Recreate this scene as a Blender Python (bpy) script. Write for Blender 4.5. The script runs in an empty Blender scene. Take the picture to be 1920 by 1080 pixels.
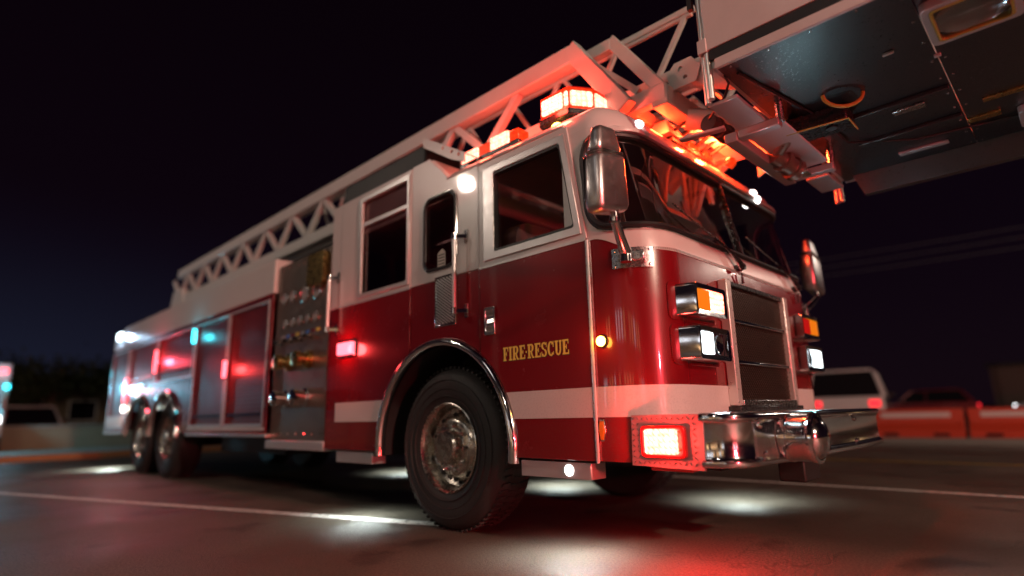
import bpy, bmesh, math, random
from mathutils import Vector, Matrix
from mathutils.geometry import delaunay_2d_cdt
random.seed(7)
sc = bpy.context.scene
col = sc.collection
PI = math.pi
V = Vector

# ------------------------------------------------------------------ camera, sky, sun, exposure
cam_d = bpy.data.cameras.new("camera")
cam = bpy.data.objects.new("camera", cam_d)
col.objects.link(cam)
cam.matrix_world = Matrix(((0.71218595, 0.1661434, 0.68204658, 1.496),
                           (0.70159411, -0.13579992, -0.69951704, -3.77),
                           (-0.02359827, 0.97670607, -0.21328003, 0.744),
                           (0, 0, 0, 1)))
cam_d.sensor_width = 36.0
cam_d.lens = 36.0 * 1092.0 / 1920.0
cam_d.clip_start = 0.05
cam_d.clip_end = 2000.0
cam_d.dof.use_dof = True
cam_d.dof.focus_distance = 3.2
cam_d.dof.aperture_fstop = 0.45
sc.camera = cam

w = bpy.data.worlds.new("World")
sc.world = w
w.use_nodes = True
nt = w.node_tree
nt.nodes.clear()
wo = nt.nodes.new("ShaderNodeOutputWorld")
bg1 = nt.nodes.new("ShaderNodeBackground")
sky = nt.nodes.new("ShaderNodeTexSky")
sky.sky_type = 'NISHITA'
sky.sun_disc = False
sky.sun_elevation = math.radians(38)
sky.sun_rotation = math.radians(200)
bg1.inputs[1].default_value = 0.00012
nt.links.new(sky.outputs[0], bg1.inputs[0])
# the night sky itself: deep violet overhead, a faint blue town glow along the horizon
tc = nt.nodes.new("ShaderNodeTexCoord")
sep = nt.nodes.new("ShaderNodeSeparateXYZ")
nt.links.new(tc.outputs["Generated"], sep.inputs[0])
ramp = nt.nodes.new("ShaderNodeValToRGB")
el = ramp.color_ramp.elements
el[0].position = 0.0; el[0].color = (0.0075, 0.0028, 0.0062, 1)
el[1].position = 0.6; el[1].color = (0.0034, 0.0008, 0.0028, 1)
e = el.new(0.22); e.color = (0.0048, 0.0014, 0.0046, 1)
nt.links.new(sep.outputs["Z"], ramp.inputs[0])
bg2 = nt.nodes.new("ShaderNodeBackground")
bg2.inputs[1].default_value = 0.85
nt.links.new(ramp.outputs[0], bg2.inputs[0])
add = nt.nodes.new("ShaderNodeAddShader")
nt.links.new(bg1.outputs[0], add.inputs[0])
nt.links.new(bg2.outputs[0], add.inputs[1])
# glow of a lit town low in the sky beyond the tail of the engine
mneg = nt.nodes.new("ShaderNodeMath"); mneg.operation = 'MULTIPLY'; mneg.inputs[1].default_value = -1.0
mcl = nt.nodes.new("ShaderNodeMath"); mcl.operation = 'MAXIMUM'; mcl.inputs[1].default_value = 0.0
mpw = nt.nodes.new("ShaderNodeMath"); mpw.operation = 'POWER'; mpw.inputs[1].default_value = 9.0
nt.links.new(sep.outputs["X"], mneg.inputs[0]); nt.links.new(mneg.outputs[0], mcl.inputs[0]); nt.links.new(mcl.outputs[0], mpw.inputs[0])
mz = nt.nodes.new("ShaderNodeMapRange"); mz.interpolation_type = 'SMOOTHSTEP'
mz.inputs["From Min"].default_value = 0.34; mz.inputs["From Max"].default_value = 0.02
nt.links.new(sep.outputs["Z"], mz.inputs["Value"])
mm = nt.nodes.new("ShaderNodeMath"); mm.operation = 'MULTIPLY'
nt.links.new(mpw.outputs[0], mm.inputs[0]); nt.links.new(mz.outputs["Result"], mm.inputs[1])
bg3 = nt.nodes.new("ShaderNodeBackground"); bg3.inputs[0].default_value = (0.005, 0.011, 0.024, 1)
nt.links.new(mm.outputs[0], bg3.inputs[1])
add2 = nt.nodes.new("ShaderNodeAddShader")
nt.links.new(add.outputs[0], add2.inputs[0]); nt.links.new(bg3.outputs[0], add2.inputs[1])
nt.links.new(add2.outputs[0], wo.inputs[0])

sun_d = bpy.data.lights.new("moon_light", 'SUN')
sun_d.energy = 0.06
sun_d.angle = math.radians(12)
sun_d.color = (1.0, 0.93, 0.88)
sun = bpy.data.objects.new("moon_light", sun_d)
col.objects.link(sun)
sun.rotation_euler = V((0.15, 0.8, -0.62)).to_track_quat('-Z', 'Y').to_euler()

sc.view_settings.view_transform = 'Standard'
sc.view_settings.look = 'None'
sc.view_settings.gamma = 1.0
sc.view_settings.exposure = -0.25
sc.view_settings.use_curve_mapping = False
sc.cycles.max_bounces = 8
sc.cycles.transparent_max_bounces = 12
sc.cycles.sample_clamp_indirect = 4.0
sc.cycles.caustics_reflective = False
sc.cycles.caustics_refractive = False
sc.cycles.use_denoising = True


# ------------------------------------------------------------------ materials
def principled(name, colr, rough=0.5, metal=0.0, coat=0.0, var=0.0, scale=40.0, rvar=0.0, bump=0.0, bscale=200.0, spec=0.5):
    m = bpy.data.materials.new(name)
    m.use_nodes = True
    n = m.node_tree
    p = n.nodes["Principled BSDF"]
    p.inputs["Base Color"].default_value = (*colr, 1)
    p.inputs["Roughness"].default_value = rough
    p.inputs["Metallic"].default_value = metal
    p.inputs["Coat Weight"].default_value = coat
    p.inputs["Coat Roughness"].default_value = 0.04
    p.inputs["Specular IOR Level"].default_value = spec
    t = n.nodes.new("ShaderNodeTexCoord")
    if var > 0 or rvar > 0:
        nz = n.nodes.new("ShaderNodeTexNoise")
        nz.inputs["Scale"].default_value = scale
        nz.inputs["Detail"].default_value = 6.0
        nz.inputs["Roughness"].default_value = 0.65
        n.links.new(t.outputs["Object"], nz.inputs["Vector"])
        if var > 0:
            mx = n.nodes.new("ShaderNodeMix"); mx.data_type = 'RGBA'
            mx.inputs["A"].default_value = (*[c * (1 - var) for c in colr], 1)
            mx.inputs["B"].default_value = (*[min(1, c * (1 + var) + 0.01 * var) for c in colr], 1)
            n.links.new(nz.outputs["Fac"], mx.inputs["Factor"])
            n.links.new(mx.outputs["Result"], p.inputs["Base Color"])
        if rvar > 0:
            mr = n.nodes.new("ShaderNodeMapRange")
            mr.inputs["From Min"].default_value = 0.3; mr.inputs["From Max"].default_value = 0.7
            mr.inputs["To Min"].default_value = max(0.01, rough - rvar); mr.inputs["To Max"].default_value = rough + rvar
            n.links.new(nz.outputs["Fac"], mr.inputs["Value"])
            n.links.new(mr.outputs["Result"], p.inputs["Roughness"])
    if bump > 0:
        nb = n.nodes.new("ShaderNodeTexNoise")
        nb.inputs["Scale"].default_value = bscale
        nb.inputs["Detail"].default_value = 3.0
        n.links.new(t.outputs["Object"], nb.inputs["Vector"])
        b = n.nodes.new("ShaderNodeBump")
        b.inputs["Strength"].default_value = bump
        b.inputs["Distance"].default_value = 0.01
        n.links.new(nb.outputs["Fac"], b.inputs["Height"])
        n.links.new(b.outputs["Normal"], p.inputs["Normal"])
    return m


def emission(name, colr, strength, mixcol=None):
    m = bpy.data.materials.new(name)
    m.use_nodes = True
    p = m.node_tree.nodes["Principled BSDF"]
    p.inputs["Base Color"].default_value = (*(mixcol or colr), 1)
    p.inputs["Roughness"].default_value = 0.15
    p.inputs["Emission Color"].default_value = (*colr, 1)
    p.inputs["Emission Strength"].default_value = strength
    return m


def glass_mat(name, tint, refl=1.0, f0=0.05):
    m = bpy.data.materials.new(name)
    m.use_nodes = True
    n = m.node_tree
    n.nodes.clear()
    o = n.nodes.new("ShaderNodeOutputMaterial")
    tr = n.nodes.new("ShaderNodeBsdfTransparent")
    tr.inputs[0].default_value = (*tint, 1)
    gl = n.nodes.new("ShaderNodeBsdfGlossy")
    gl.inputs["Roughness"].default_value = 0.015
    gl.inputs["Color"].default_value = (refl, refl, refl, 1)
    lw = n.nodes.new("ShaderNodeLayerWeight")
    lw.inputs["Blend"].default_value = 0.5
    pw = n.nodes.new("ShaderNodeMath"); pw.operation = 'POWER'; pw.inputs[1].default_value = 4.0
    n.links.new(lw.outputs["Facing"], pw.inputs[0])
    fr = n.nodes.new("ShaderNodeMath"); fr.operation = 'MULTIPLY_ADD'
    fr.inputs[1].default_value = 0.93; fr.inputs[2].default_value = f0
    n.links.new(pw.outputs[0], fr.inputs[0])
    mx = n.nodes.new("ShaderNodeMixShader")
    n.links.new(fr.outputs[0], mx.inputs[0])
    n.links.new(tr.outputs[0], mx.inputs[1])
    n.links.new(gl.outputs[0], mx.inputs[2])
    n.links.new(mx.outputs[0], o.inputs[0])
    return m


def lens_mat(name, colr, strength, edge):
    """a moulded lens with fine vertical flutes: glows, brighter in the flutes"""
    m = emission(name, colr, strength, edge)
    n = m.node_tree
    p = n.nodes["Principled BSDF"]
    t = n.nodes.new("ShaderNodeTexCoord")
    wv = n.nodes.new("ShaderNodeTexWave")
    wv.inputs["Scale"].default_value = 26.0
    wv.bands_direction = 'DIAGONAL'
    wv.inputs["Distortion"].default_value = 1.0
    n.links.new(t.outputs["Object"], wv.inputs["Vector"])
    vo = n.nodes.new("ShaderNodeTexVoronoi")
    vo.inputs["Scale"].default_value = 34.0
    vo.inputs["Randomness"].default_value = 0.35
    n.links.new(t.outputs["Object"], vo.inputs["Vector"])
    m1 = n.nodes.new("ShaderNodeMapRange")
    m1.inputs["From Min"].default_value = 0.1; m1.inputs["From Max"].default_value = 0.62
    m1.inputs["To Min"].default_value = 1.35; m1.inputs["To Max"].default_value = 0.5
    n.links.new(vo.outputs["Distance"], m1.inputs["Value"])
    m2 = n.nodes.new("ShaderNodeMapRange")
    m2.inputs["To Min"].default_value = 0.6; m2.inputs["To Max"].default_value = 1.2
    n.links.new(wv.outputs["Fac"], m2.inputs["Value"])
    m3 = n.nodes.new("ShaderNodeMath"); m3.operation = 'MULTIPLY'
    n.links.new(m1.outputs["Result"], m3.inputs[0]); n.links.new(m2.outputs["Result"], m3.inputs[1])
    m4 = n.nodes.new("ShaderNodeMath"); m4.operation = 'MULTIPLY'; m4.inputs[1].default_value = strength
    n.links.new(m3.outputs[0], m4.inputs[0])
    n.links.new(m4.outputs[0], p.inputs["Emission Strength"])
    return m


M = {}
M['red'] = principled("red_paint", (0.19, 0.003, 0.007), 0.26, 0, 1.0, 0.035, 5, 0.02, 0.10, 3.0)
M['doorred'] = principled("satin_red_shutter", (0.20, 0.016, 0.020), 0.36, 0.2, 0.3, 0.05, 6, 0.05)
M['trimalu'] = principled("bright_grille_trim", (0.82, 0.78, 0.74), 0.30, 0.55, 0.6, 0.04, 20, 0.04)
M['white'] = principled("white_paint", (0.70, 0.66, 0.64), 0.30, 0, 0.8, 0.03, 5, 0.03, 0.08, 3.0)
M['boom'] = principled("white_boom_paint", (0.60, 0.57, 0.55), 0.42, 0, 0.2, 0.08, 9, 0.06)
M['chrome'] = principled("chrome", (0.80, 0.78, 0.78), 0.11, 1.0, 0, 0.04, 30, 0.03)
M['chromesoft'] = principled("brushed_chrome_shell", (0.66, 0.62, 0.62), 0.34, 1.0, 0.0, 0.08, 35, 0.06, 0.03, 160)
M['polished'] = principled("polished_tube", (0.78, 0.74, 0.70), 0.34, 1.0, 0, 0.05, 30, 0.04)
M['steel'] = principled("brushed_steel", (0.55, 0.54, 0.54), 0.26, 1.0, 0, 0.10, 60, 0.08)
M['alu'] = principled("aluminium_frame", (0.62, 0.61, 0.61), 0.34, 0.6, 0.2, 0.06, 30, 0.06)
M['tread'] = principled("tread_plate", (0.66, 0.63, 0.63), 0.36, 0.65, 0, 0.08, 50, 0.06)
M['treaddull'] = principled("dull_tread_plate", (0.42, 0.36, 0.36), 0.42, 0.6, 0, 0.12, 40, 0.06)
M['rubber'] = principled("black_rubber", (0.012, 0.011, 0.012), 0.45, 0, 0, 0.2, 60, 0.1)
M['black'] = principled("black_plastic", (0.014, 0.013, 0.014), 0.28, 0, 0.2, 0.2, 40, 0.08)
M['tyre'] = principled("tyre_rubber", (0.018, 0.016, 0.016), 0.62, 0, 0, 0.35, 30, 0.12, 0.15, 120)
M['rim'] = principled("polished_rim", (0.55, 0.52, 0.46), 0.25, 1.0, 0, 0.12, 25, 0.1)
M['floorplate'] = principled("dark_floor_plate", (0.011, 0.013, 0.015), 0.30, 0.0, 0, 0.25, 90, 0.04, 0.06, 900, spec=1.0)
M['interior'] = principled("dark_cab_trim", (0.07, 0.045, 0.048), 0.7, 0, 0, 0.2, 20)
M['seat'] = principled("grey_seat_fabric", (0.34, 0.30, 0.30), 0.85, 0, 0, 0.2, 60)
M['chassis'] = principled("black_chassis_paint", (0.010, 0.009, 0.009), 0.55, 0, 0, 0.3, 15)
M['mesh'] = principled("stainless_mesh", (0.24, 0.17, 0.14), 0.36, 0.9, 0, 0.25, 45, 0.1)
M['dark'] = principled("dark_recess", (0.006, 0.005, 0.005), 0.8)
M['yellow'] = principled("yellow_vinyl", (0.85, 0.66, 0.12), 0.35, 0, 0.3, 0.08, 60)
M['yellowedge'] = principled("yellow_tape", (0.42, 0.34, 0.06), 0.45, 0, 0, 0.1, 40)
M['shadow'] = principled("black_vinyl", (0.010, 0.006, 0.006), 0.4)
M['brass'] = principled("brass", (0.55, 0.38, 0.14), 0.28, 1.0, 0, 0.1, 30, 0.08)
M['nozzle'] = principled("nozzle_metal", (0.30, 0.24, 0.20), 0.35, 0.8, 0, 0.2, 40, 0.1)
M['blue'] = principled("blue_knob", (0.10, 0.22, 0.65), 0.3, 0, 0.5)
M['paper'] = principled("sticker_paper", (0.62, 0.50, 0.44), 0.6)
M['glass'] = glass_mat("tinted_window_glass", (0.74, 0.62, 0.63))
M['wglass'] = glass_mat("windshield_glass", (0.55, 0.50, 0.50), 1.0, 0.24)
M['clear'] = glass_mat("clear_lens_glass", (0.85, 0.88, 0.9))
M['redhot'] = lens_mat("lit_red_strobe", (1.0, 0.20, 0.13), 12.0, (0.7, 0.05, 0.02))
M['redglow'] = lens_mat("red_lens_glow", (1.0, 0.06, 0.008), 1.2, (0.6, 0.02, 0.01))
M['redlens'] = emission("red_lens", (1.0, 0.02, 0.015), 0.16, (0.45, 0.01, 0.01))
M['amberhot'] = emission("lit_amber_lamp", (1.0, 0.50, 0.07), 22.0, (0.8, 0.3, 0.03))
M['amber'] = emission("amber_lens", (1.0, 0.33, 0.01), 0.42, (0.7, 0.22, 0.01))
M['amberdim'] = emission("glowing_amber_reflector", (1.0, 0.25, 0.01), 0.12, (0.6, 0.18, 0.02))  # no lamp: a faint glow is put into the side reflector
M['whitehot'] = lens_mat("lit_white_headlamp", (0.86, 0.97, 1.0), 8.0, (0.8, 0.85, 0.9))
M['marker'] = emission("lit_white_marker", (1.0, 0.92, 0.86), 9.0, (0.8, 0.8, 0.8))
M['cyan'] = emission("lit_cyan_strobe", (0.05, 0.85, 1.0), 6.0)
M['pink'] = emission("lit_red_rear_strobe", (1.0, 0.12, 0.16), 5.0, (0.6, 0.02, 0.02))
M['green'] = emission("lit_green_switch", (0.03, 1.0, 0.15), 1.2)


def road_film(m):
    n = m.node_tree; p = n.nodes["Principled BSDF"]
    src = p.inputs["Base Color"].links[0].from_socket
    t = n.nodes.new("ShaderNodeTexCoord")
    sp_ = n.nodes.new("ShaderNodeSeparateXYZ"); n.links.new(t.outputs["Object"], sp_.inputs[0])
    zr = n.nodes.new("ShaderNodeMapRange"); zr.inputs["From Min"].default_value = 1.25; zr.inputs["From Max"].default_value = 0.45
    zr.inputs["To Max"].default_value = 0.30
    n.links.new(sp_.outputs["Z"], zr.inputs["Value"])
    a = n.nodes.new("ShaderNodeTexNoise"); a.inputs["Scale"].default_value = 85; a.inputs["Detail"].default_value = 5; a.inputs["Roughness"].default_value = 0.8
    n.links.new(t.outputs["Object"], a.inputs["Vector"])
    th = n.nodes.new("ShaderNodeMapRange"); th.inputs["From Min"].default_value = 0.50; th.inputs["From Max"].default_value = 0.66
    n.links.new(a.outputs["Fac"], th.inputs["Value"])
    mu = n.nodes.new("ShaderNodeMath"); mu.operation = 'MULTIPLY'
    n.links.new(zr.outputs["Result"], mu.inputs[0]); n.links.new(th.outputs["Result"], mu.inputs[1])
    mx = n.nodes.new("ShaderNodeMix"); mx.data_type = 'RGBA'
    mx.inputs["B"].default_value = (0.10, 0.075, 0.055, 1)
    n.links.new(mu.outputs[0], mx.inputs["Factor"]); n.links.new(src, mx.inputs["A"])
    n.links.new(mx.outputs["Result"], p.inputs["Base Color"])


for k_ in ('red', 'white', 'doorred'):
    road_film(M[k_])

# ------------------------------------------------------------------ mesh builder
class MB:
    def __init__(self):
        self.bm = bmesh.new()

    def face(self, pts, mat=0):
        vs = [self.bm.verts.new(p) for p in pts]
        try:
            f = self.bm.faces.new(vs); f.material_index = mat
            return f
        except ValueError:
            return None

    def hexa(self, p, mat=0):
        """8 corners: bottom loop 0..3, top loop 4..7"""
        v = [self.bm.verts.new(q) for q in p]
        for ids in ((3, 2, 1, 0), (4, 5, 6, 7), (0, 1, 5, 4), (1, 2, 6, 5), (2, 3, 7, 6), (3, 0, 4, 7)):
            f = self.bm.faces.new([v[i] for i in ids]); f.material_index = mat
        return self

    def box(self, x0, x1, y0, y1, z0, z1, mat=0):
        return self.hexa([(x0, y0, z0), (x1, y0, z0), (x1, y1, z0), (x0, y1, z0),
                          (x0, y0, z1), (x1, y0, z1), (x1, y1, z1), (x0, y1, z1)], mat)

    def bar(self, a, b, wd, ht, up=(0, 0, 1), mat=0):
        """rectangular bar from a to b, wd across, ht along up"""
        a, b, up = V(a), V(b), V(up)
        d = (b - a).normalized()
        s = d.cross(up)
        if s.length < 1e-5:
            s = d.cross(V((1, 0, 0)))
        s.normalize(); u = s.cross(d).normalized()
        s = s * wd / 2; u = u * ht / 2
        return self.hexa([a - s - u, a + s - u, b + s - u, b - s - u, a - s + u, a + s + u, b + s + u, b - s + u], mat)

    def tube(self, path, r, n=10, cap=True, closed=False, mat=0):
        path = [V(p) for p in path]
        k = len(path)
        rs = r if isinstance(r, (list, tuple)) else [r] * k
        rings = []
        prev = None
        for i, p in enumerate(path):
            if closed:
                d = (path[(i + 1) % k] - path[i - 1]).normalized()
            else:
                d = (path[min(i + 1, k - 1)] - path[max(i - 1, 0)]).normalized()
            if prev is None:
                s = d.orthogonal().normalized()
            else:
                s = prev - d * prev.dot(d)
                s = s.normalized() if s.length > 1e-6 else d.orthogonal().normalized()
            prev = s
            u = d.cross(s)
            rings.append([self.bm.verts.new(p + (s * math.cos(2 * PI * j / n) + u * math.sin(2 * PI * j / n)) * rs[i]) for j in range(n)])
        rng = range(k) if closed else range(k - 1)
        for i in rng:
            A, B = rings[i], rings[(i + 1) % k]
            for j in range(n):
                f = self.bm.faces.new((A[j], A[(j + 1) % n], B[(j + 1) % n], B[j])); f.material_index = mat
        if cap and not closed:
            f = self.bm.faces.new(rings[0][::-1]); f.material_index = mat
            f = self.bm.faces.new(rings[-1]); f.material_index = mat
        return self

    def lathe(self, origin, axis, prof, n=32, mat=0, ref=None):
        """prof: list of (r, t) along axis"""
        o, ax = V(origin), V(axis).normalized()
        s = V(ref).normalized() if ref else ax.orthogonal().normalized()
        u = ax.cross(s)
        rings = []
        for r, t in prof:
            if r < 1e-5:
                rings.append([self.bm.verts.new(o + ax * t)])
            else:
                rings.append([self.bm.verts.new(o + ax * t + (s * math.cos(2 * PI * j / n) + u * math.sin(2 * PI * j / n)) * r) for j in range(n)])
        for A, B in zip(rings[:-1], rings[1:]):
            if len(A) == 1 and len(B) == 1:
                continue
            for j in range(n):
                q = (j + 1) % n
                if len(A) == 1:
                    f = self.bm.faces.new((A[0], B[q], B[j]))
                elif len(B) == 1:
                    f = self.bm.faces.new((A[j], A[q], B[0]))
                else:
                    f = self.bm.faces.new((A[j], A[q], B[q], B[j]))
                f.material_index = mat
        return self

    def grid(self, fn, us, vs, mat=0, skip=None):
        P = [[self.bm.verts.new(fn(u, v)) for v in vs] for u in us]
        for i in range(len(us) - 1):
            for j in range(len(vs) - 1):
                if skip and skip(0.5 * (us[i] + us[i + 1]), 0.5 * (vs[j] + vs[j + 1])):
                    continue
                f = self.bm.faces.new((P[i][j], P[i + 1][j], P[i + 1][j + 1], P[i][j + 1])); f.material_index = mat
        return self

    def bridge(self, A, B, mat=0, closed=True):
        a = [self.bm.verts.new(p) for p in A]
        b = [self.bm.verts.new(p) for p in B]
        n = len(a)
        for i in range(n if closed else n - 1):
            j = (i + 1) % n
            f = self.bm.faces.new((a[i], a[j], b[j], b[i])); f.material_index = mat
        return self

    def plate(self, outer, holes, fn, t0, t1, mat=0):
        """2-D outline with holes, extruded from depth t0 to t1; fn(a, b, t) -> 3-D point"""
        loops = [outer] + list(holes)
        pts, edges = [], []
        for L in loops:
            k = len(pts)
            pts += [V((p[0], p[1])) for p in L]
            edges += [(k + i, k + (i + 1) % len(L)) for i in range(len(L))]
        vv, ee, ff, *_ = delaunay_2d_cdt(pts, edges, [], 0, 1e-6)

        def inside(L, x, y):
            c = False
            for i in range(len(L)):
                x0, y0 = L[i][0], L[i][1]; x1, y1 = L[i - 1][0], L[i - 1][1]
                if (y0 > y) != (y1 > y) and x < (x1 - x0) * (y - y0) / (y1 - y0) + x0:
                    c = not c
            return c
        A = [self.bm.verts.new(fn(p.x, p.y, t0)) for p in vv]
        B = [self.bm.verts.new(fn(p.x, p.y, t1)) for p in vv]
        cnt = {}
        for f in ff:
            cx = sum(vv[i].x for i in f) / len(f); cy = sum(vv[i].y for i in f) / len(f)
            if inside(outer, cx, cy) and not any(inside(h, cx, cy) for h in holes):
                q = self.bm.faces.new([A[i] for i in f]); q.material_index = mat
                q = self.bm.faces.new([B[i] for i in reversed(f)]); q.material_index = mat
                for i in range(len(f)):
                    e = (f[i], f[(i + 1) % len(f)])
                    k = tuple(sorted(e))
                    cnt[k] = None if k in cnt else e
        for e in cnt.values():
            if e:
                q = self.bm.faces.new((A[e[1]], A[e[0]], B[e[0]], B[e[1]])); q.material_index = mat
        for v in list(self.bm.verts):
            if not v.link_faces:
                self.bm.verts.remove(v)
        return self

    def build(self, name, mats, parent=None, bevel=0.0, segs=2, angle=35, smooth=True):
        bm = self.bm
        bmesh.ops.remove_doubles(bm, verts=bm.verts, dist=1e-5)
        bmesh.ops.recalc_face_normals(bm, faces=bm.faces)
        ca = math.radians(angle)
        if smooth:
            for f in bm.faces:
                f.smooth = True
            for e in bm.edges:
                if len(e.link_faces) != 2 or e.calc_face_angle(0) > ca:
                    e.smooth = False
        me = bpy.data.meshes.new(name)
        bm.to_mesh(me)
        bm.free()
        for m in (mats if isinstance(mats, (list, tuple)) else [mats]):
            me.materials.append(M[m] if isinstance(m, str) else m)
        o = bpy.data.objects.new(name, me)
        col.objects.link(o)
        if parent is not None:
            attach(o, parent)
        if bevel > 0:
            b = o.modifiers.new("bevel", 'BEVEL')
            b.width = bevel; b.segments = segs; b.limit_method = 'ANGLE'; b.angle_limit = math.radians(40)
            b.harden_normals = False
        return o


def attach(o, parent):
    o.parent = parent
    loc = V((0, 0, 0)); q = parent
    while q is not None:
        loc += q.location; q = q.parent
    o.location = o.location - loc


def empty(name, loc=(0, 0, 0), parent=None):
    o = bpy.data.objects.new(name, None)
    o.empty_display_size = 0.3
    o.location = loc
    col.objects.link(o)
    if parent is not None:
        o.parent = parent
    return o


def tag(o, label=None, cat=None, group=None, kind=None):
    for k, v in (("label", label), ("category", cat), ("group", group), ("kind", kind)):
        if v:
            o[k] = v
    return o


def lamp(name, loc, colr, energy, radius=0.04, parent=None, spot=None, aim=None, blend=0.5):
    d = bpy.data.lights.new(name, 'SPOT' if spot else 'POINT')
    d.color = colr; d.energy = energy; d.shadow_soft_size = radius
    o = bpy.data.objects.new(name, d)
    o.location = loc
    if spot:
        d.spot_size = math.radians(spot); d.spot_blend = blend
        o.rotation_euler = V(aim).to_track_quat('-Z', 'Y').to_euler()
    col.objects.link(o)
    if parent is not None:
        attach(o, parent)
    return o


def copy_tree(o, parent=None):
    c = o.copy(); col.objects.link(c)
    c.parent = parent
    for ch in list(o.children):
        copy_tree(ch, c)
    return c


def rrect(x0, x1, y0, y1, r, n=6):
    """rounded rectangle, counter-clockwise from the lower left corner"""
    rr = r if isinstance(r, (tuple, list)) else (r,) * 4
    out = []
    for (cx, cy, a, q) in ((x0, y0, PI, rr[0]), (x1, y0, 1.5 * PI, rr[1]), (x1, y1, 0, rr[2]), (x0, y1, 0.5 * PI, rr[3])):
        sx = 1 if cx == x0 else -1
        sy = 1 if cy == y0 else -1
        if q <= 1e-6:
            out.append((cx, cy)); continue
        for i in range(n + 1):
            t = a + 0.5 * PI * i / n
            out.append((cx + sx * q + q * math.cos(t), cy + sy * q + q * math.sin(t)))
    return out


W = 1.22                                   # half width of the cab
sidef = lambda x, z, t: V((x, -W - t, z))  # right flank: depth grows outwards
leftf = lambda x, z, t: V((x, W + t, z))

# ------------------------------------------------------------------ ground, road, markings
def ground_material():
    m = principled("worn_asphalt", (0.050, 0.046, 0.043), 0.55)
    n = m.node_tree; p = n.nodes["Principled BSDF"]
    t = n.nodes.new("ShaderNodeTexCoord")
    a = n.nodes.new("ShaderNodeTexNoise"); a.inputs["Scale"].default_value = 0.55; a.inputs["Detail"].default_value = 8
    b = n.nodes.new("ShaderNodeTexNoise"); b.inputs["Scale"].default_value = 75; b.inputs["Detail"].default_value = 3
    v = n.nodes.new("ShaderNodeTexVoronoi"); v.inputs["Scale"].default_value = 150
    for q in (a, b, v):
        n.links.new(t.outputs["Object"], q.inputs["Vector"])
    r = n.nodes.new("ShaderNodeValToRGB")
    r.color_ramp.elements[0].position = 0.30; r.color_ramp.elements[0].color = (0.066, 0.055, 0.044, 1)
    r.color_ramp.elements[1].position = 0.72; r.color_ramp.elements[1].color = (0.155, 0.130, 0.104, 1)
    n.links.new(a.outputs["Fac"], r.inputs[0])
    mx = n.nodes.new("ShaderNodeMix"); mx.data_type = 'RGBA'; mx.blend_type = 'MULTIPLY'
    mx.inputs["Factor"].default_value = 0.75
    r2 = n.nodes.new("ShaderNodeValToRGB")
    r2.color_ramp.elements[0].position = 0.25; r2.color_ramp.elements[0].color = (0.22, 0.21, 0.20, 1)
    r2.color_ramp.elements[1].position = 0.75; r2.color_ramp.elements[1].color = (1.9, 1.85, 1.8, 1)
    n.links.new(b.outputs["Fac"], r2.inputs[0])
    n.links.new(r.outputs[0], mx.inputs["A"]); n.links.new(r2.outputs[0], mx.inputs["B"])
    n.links.new(mx.outputs["Result"], p.inputs["Base Color"])
    # hairline cracks and oil spots
    ck = n.nodes.new("ShaderNodeTexVoronoi"); ck.feature = 'DISTANCE_TO_EDGE'; ck.inputs["Scale"].default_value = 0.62
    wp = n.nodes.new("ShaderNodeTexNoise"); wp.inputs["Scale"].default_value = 2.2; wp.inputs["Detail"].default_value = 6
    n.links.new(t.outputs["Object"], wp.inputs["Vector"])
    vm = n.nodes.new("ShaderNodeMix"); vm.data_type = 'RGBA'; vm.blend_type = 'ADD'; vm.inputs["Factor"].default_value = 0.8
    n.links.new(t.outputs["Object"], vm.inputs["A"]); n.links.new(wp.outputs["Color"], vm.inputs["B"])
    n.links.new(vm.outputs["Result"], ck.inputs["Vector"])
    cr = n.nodes.new("ShaderNodeMapRange"); cr.inputs["From Min"].default_value = 0.001; cr.inputs["From Max"].default_value = 0.006
    cr.inputs["To Min"].default_value = 0.62; cr.inputs["To Max"].default_value = 1.0
    n.links.new(ck.outputs["Distance"], cr.inputs["Value"])
    ol = n.nodes.new("ShaderNodeTexNoise"); ol.inputs["Scale"].default_value = 1.7; ol.inputs["Detail"].default_value = 5
    n.links.new(t.outputs["Object"], ol.inputs["Vector"])
    orr = n.nodes.new("ShaderNodeMapRange"); orr.inputs["From Min"].default_value = 0.60; orr.inputs["From Max"].default_value = 0.68
    orr.inputs["To Min"].default_value = 1.0; orr.inputs["To Max"].default_value = 0.45
    n.links.new(ol.outputs["Fac"], orr.inputs["Value"])
    ml = n.nodes.new("ShaderNodeMath"); ml.operation = 'MULTIPLY'
    n.links.new(cr.outputs["Result"], ml.inputs[0]); n.links.new(orr.outputs["Result"], ml.inputs[1])
    mx2 = n.nodes.new("ShaderNodeMix"); mx2.data_type = 'RGBA'; mx2.blend_type = 'MULTIPLY'; mx2.inputs["Factor"].default_value = 1.0
    n.links.new(mx.outputs["Result"], mx2.inputs["A"]); n.links.new(ml.outputs[0], mx2.inputs["B"])
    n.links.new(mx2.outputs["Result"], p.inputs["Base Color"])
    mr = n.nodes.new("ShaderNodeMapRange")
    mr.inputs["From Min"].default_value = 0.35; mr.inputs["From Max"].default_value = 0.65
    mr.inputs["To Min"].default_value = 0.30; mr.inputs["To Max"].default_value = 0.62
    n.links.new(a.outputs["Fac"], mr.inputs["Value"]); n.links.new(mr.outputs["Result"], p.inputs["Roughness"])
    bp = n.nodes.new("ShaderNodeBump"); bp.inputs["Strength"].default_value = 0.40; bp.inputs["Distance"].default_value = 0.012
    n.links.new(v.outputs["Distance"], bp.inputs["Height"]); n.links.new(bp.outputs["Normal"], p.inputs["Normal"])
    return m


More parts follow.
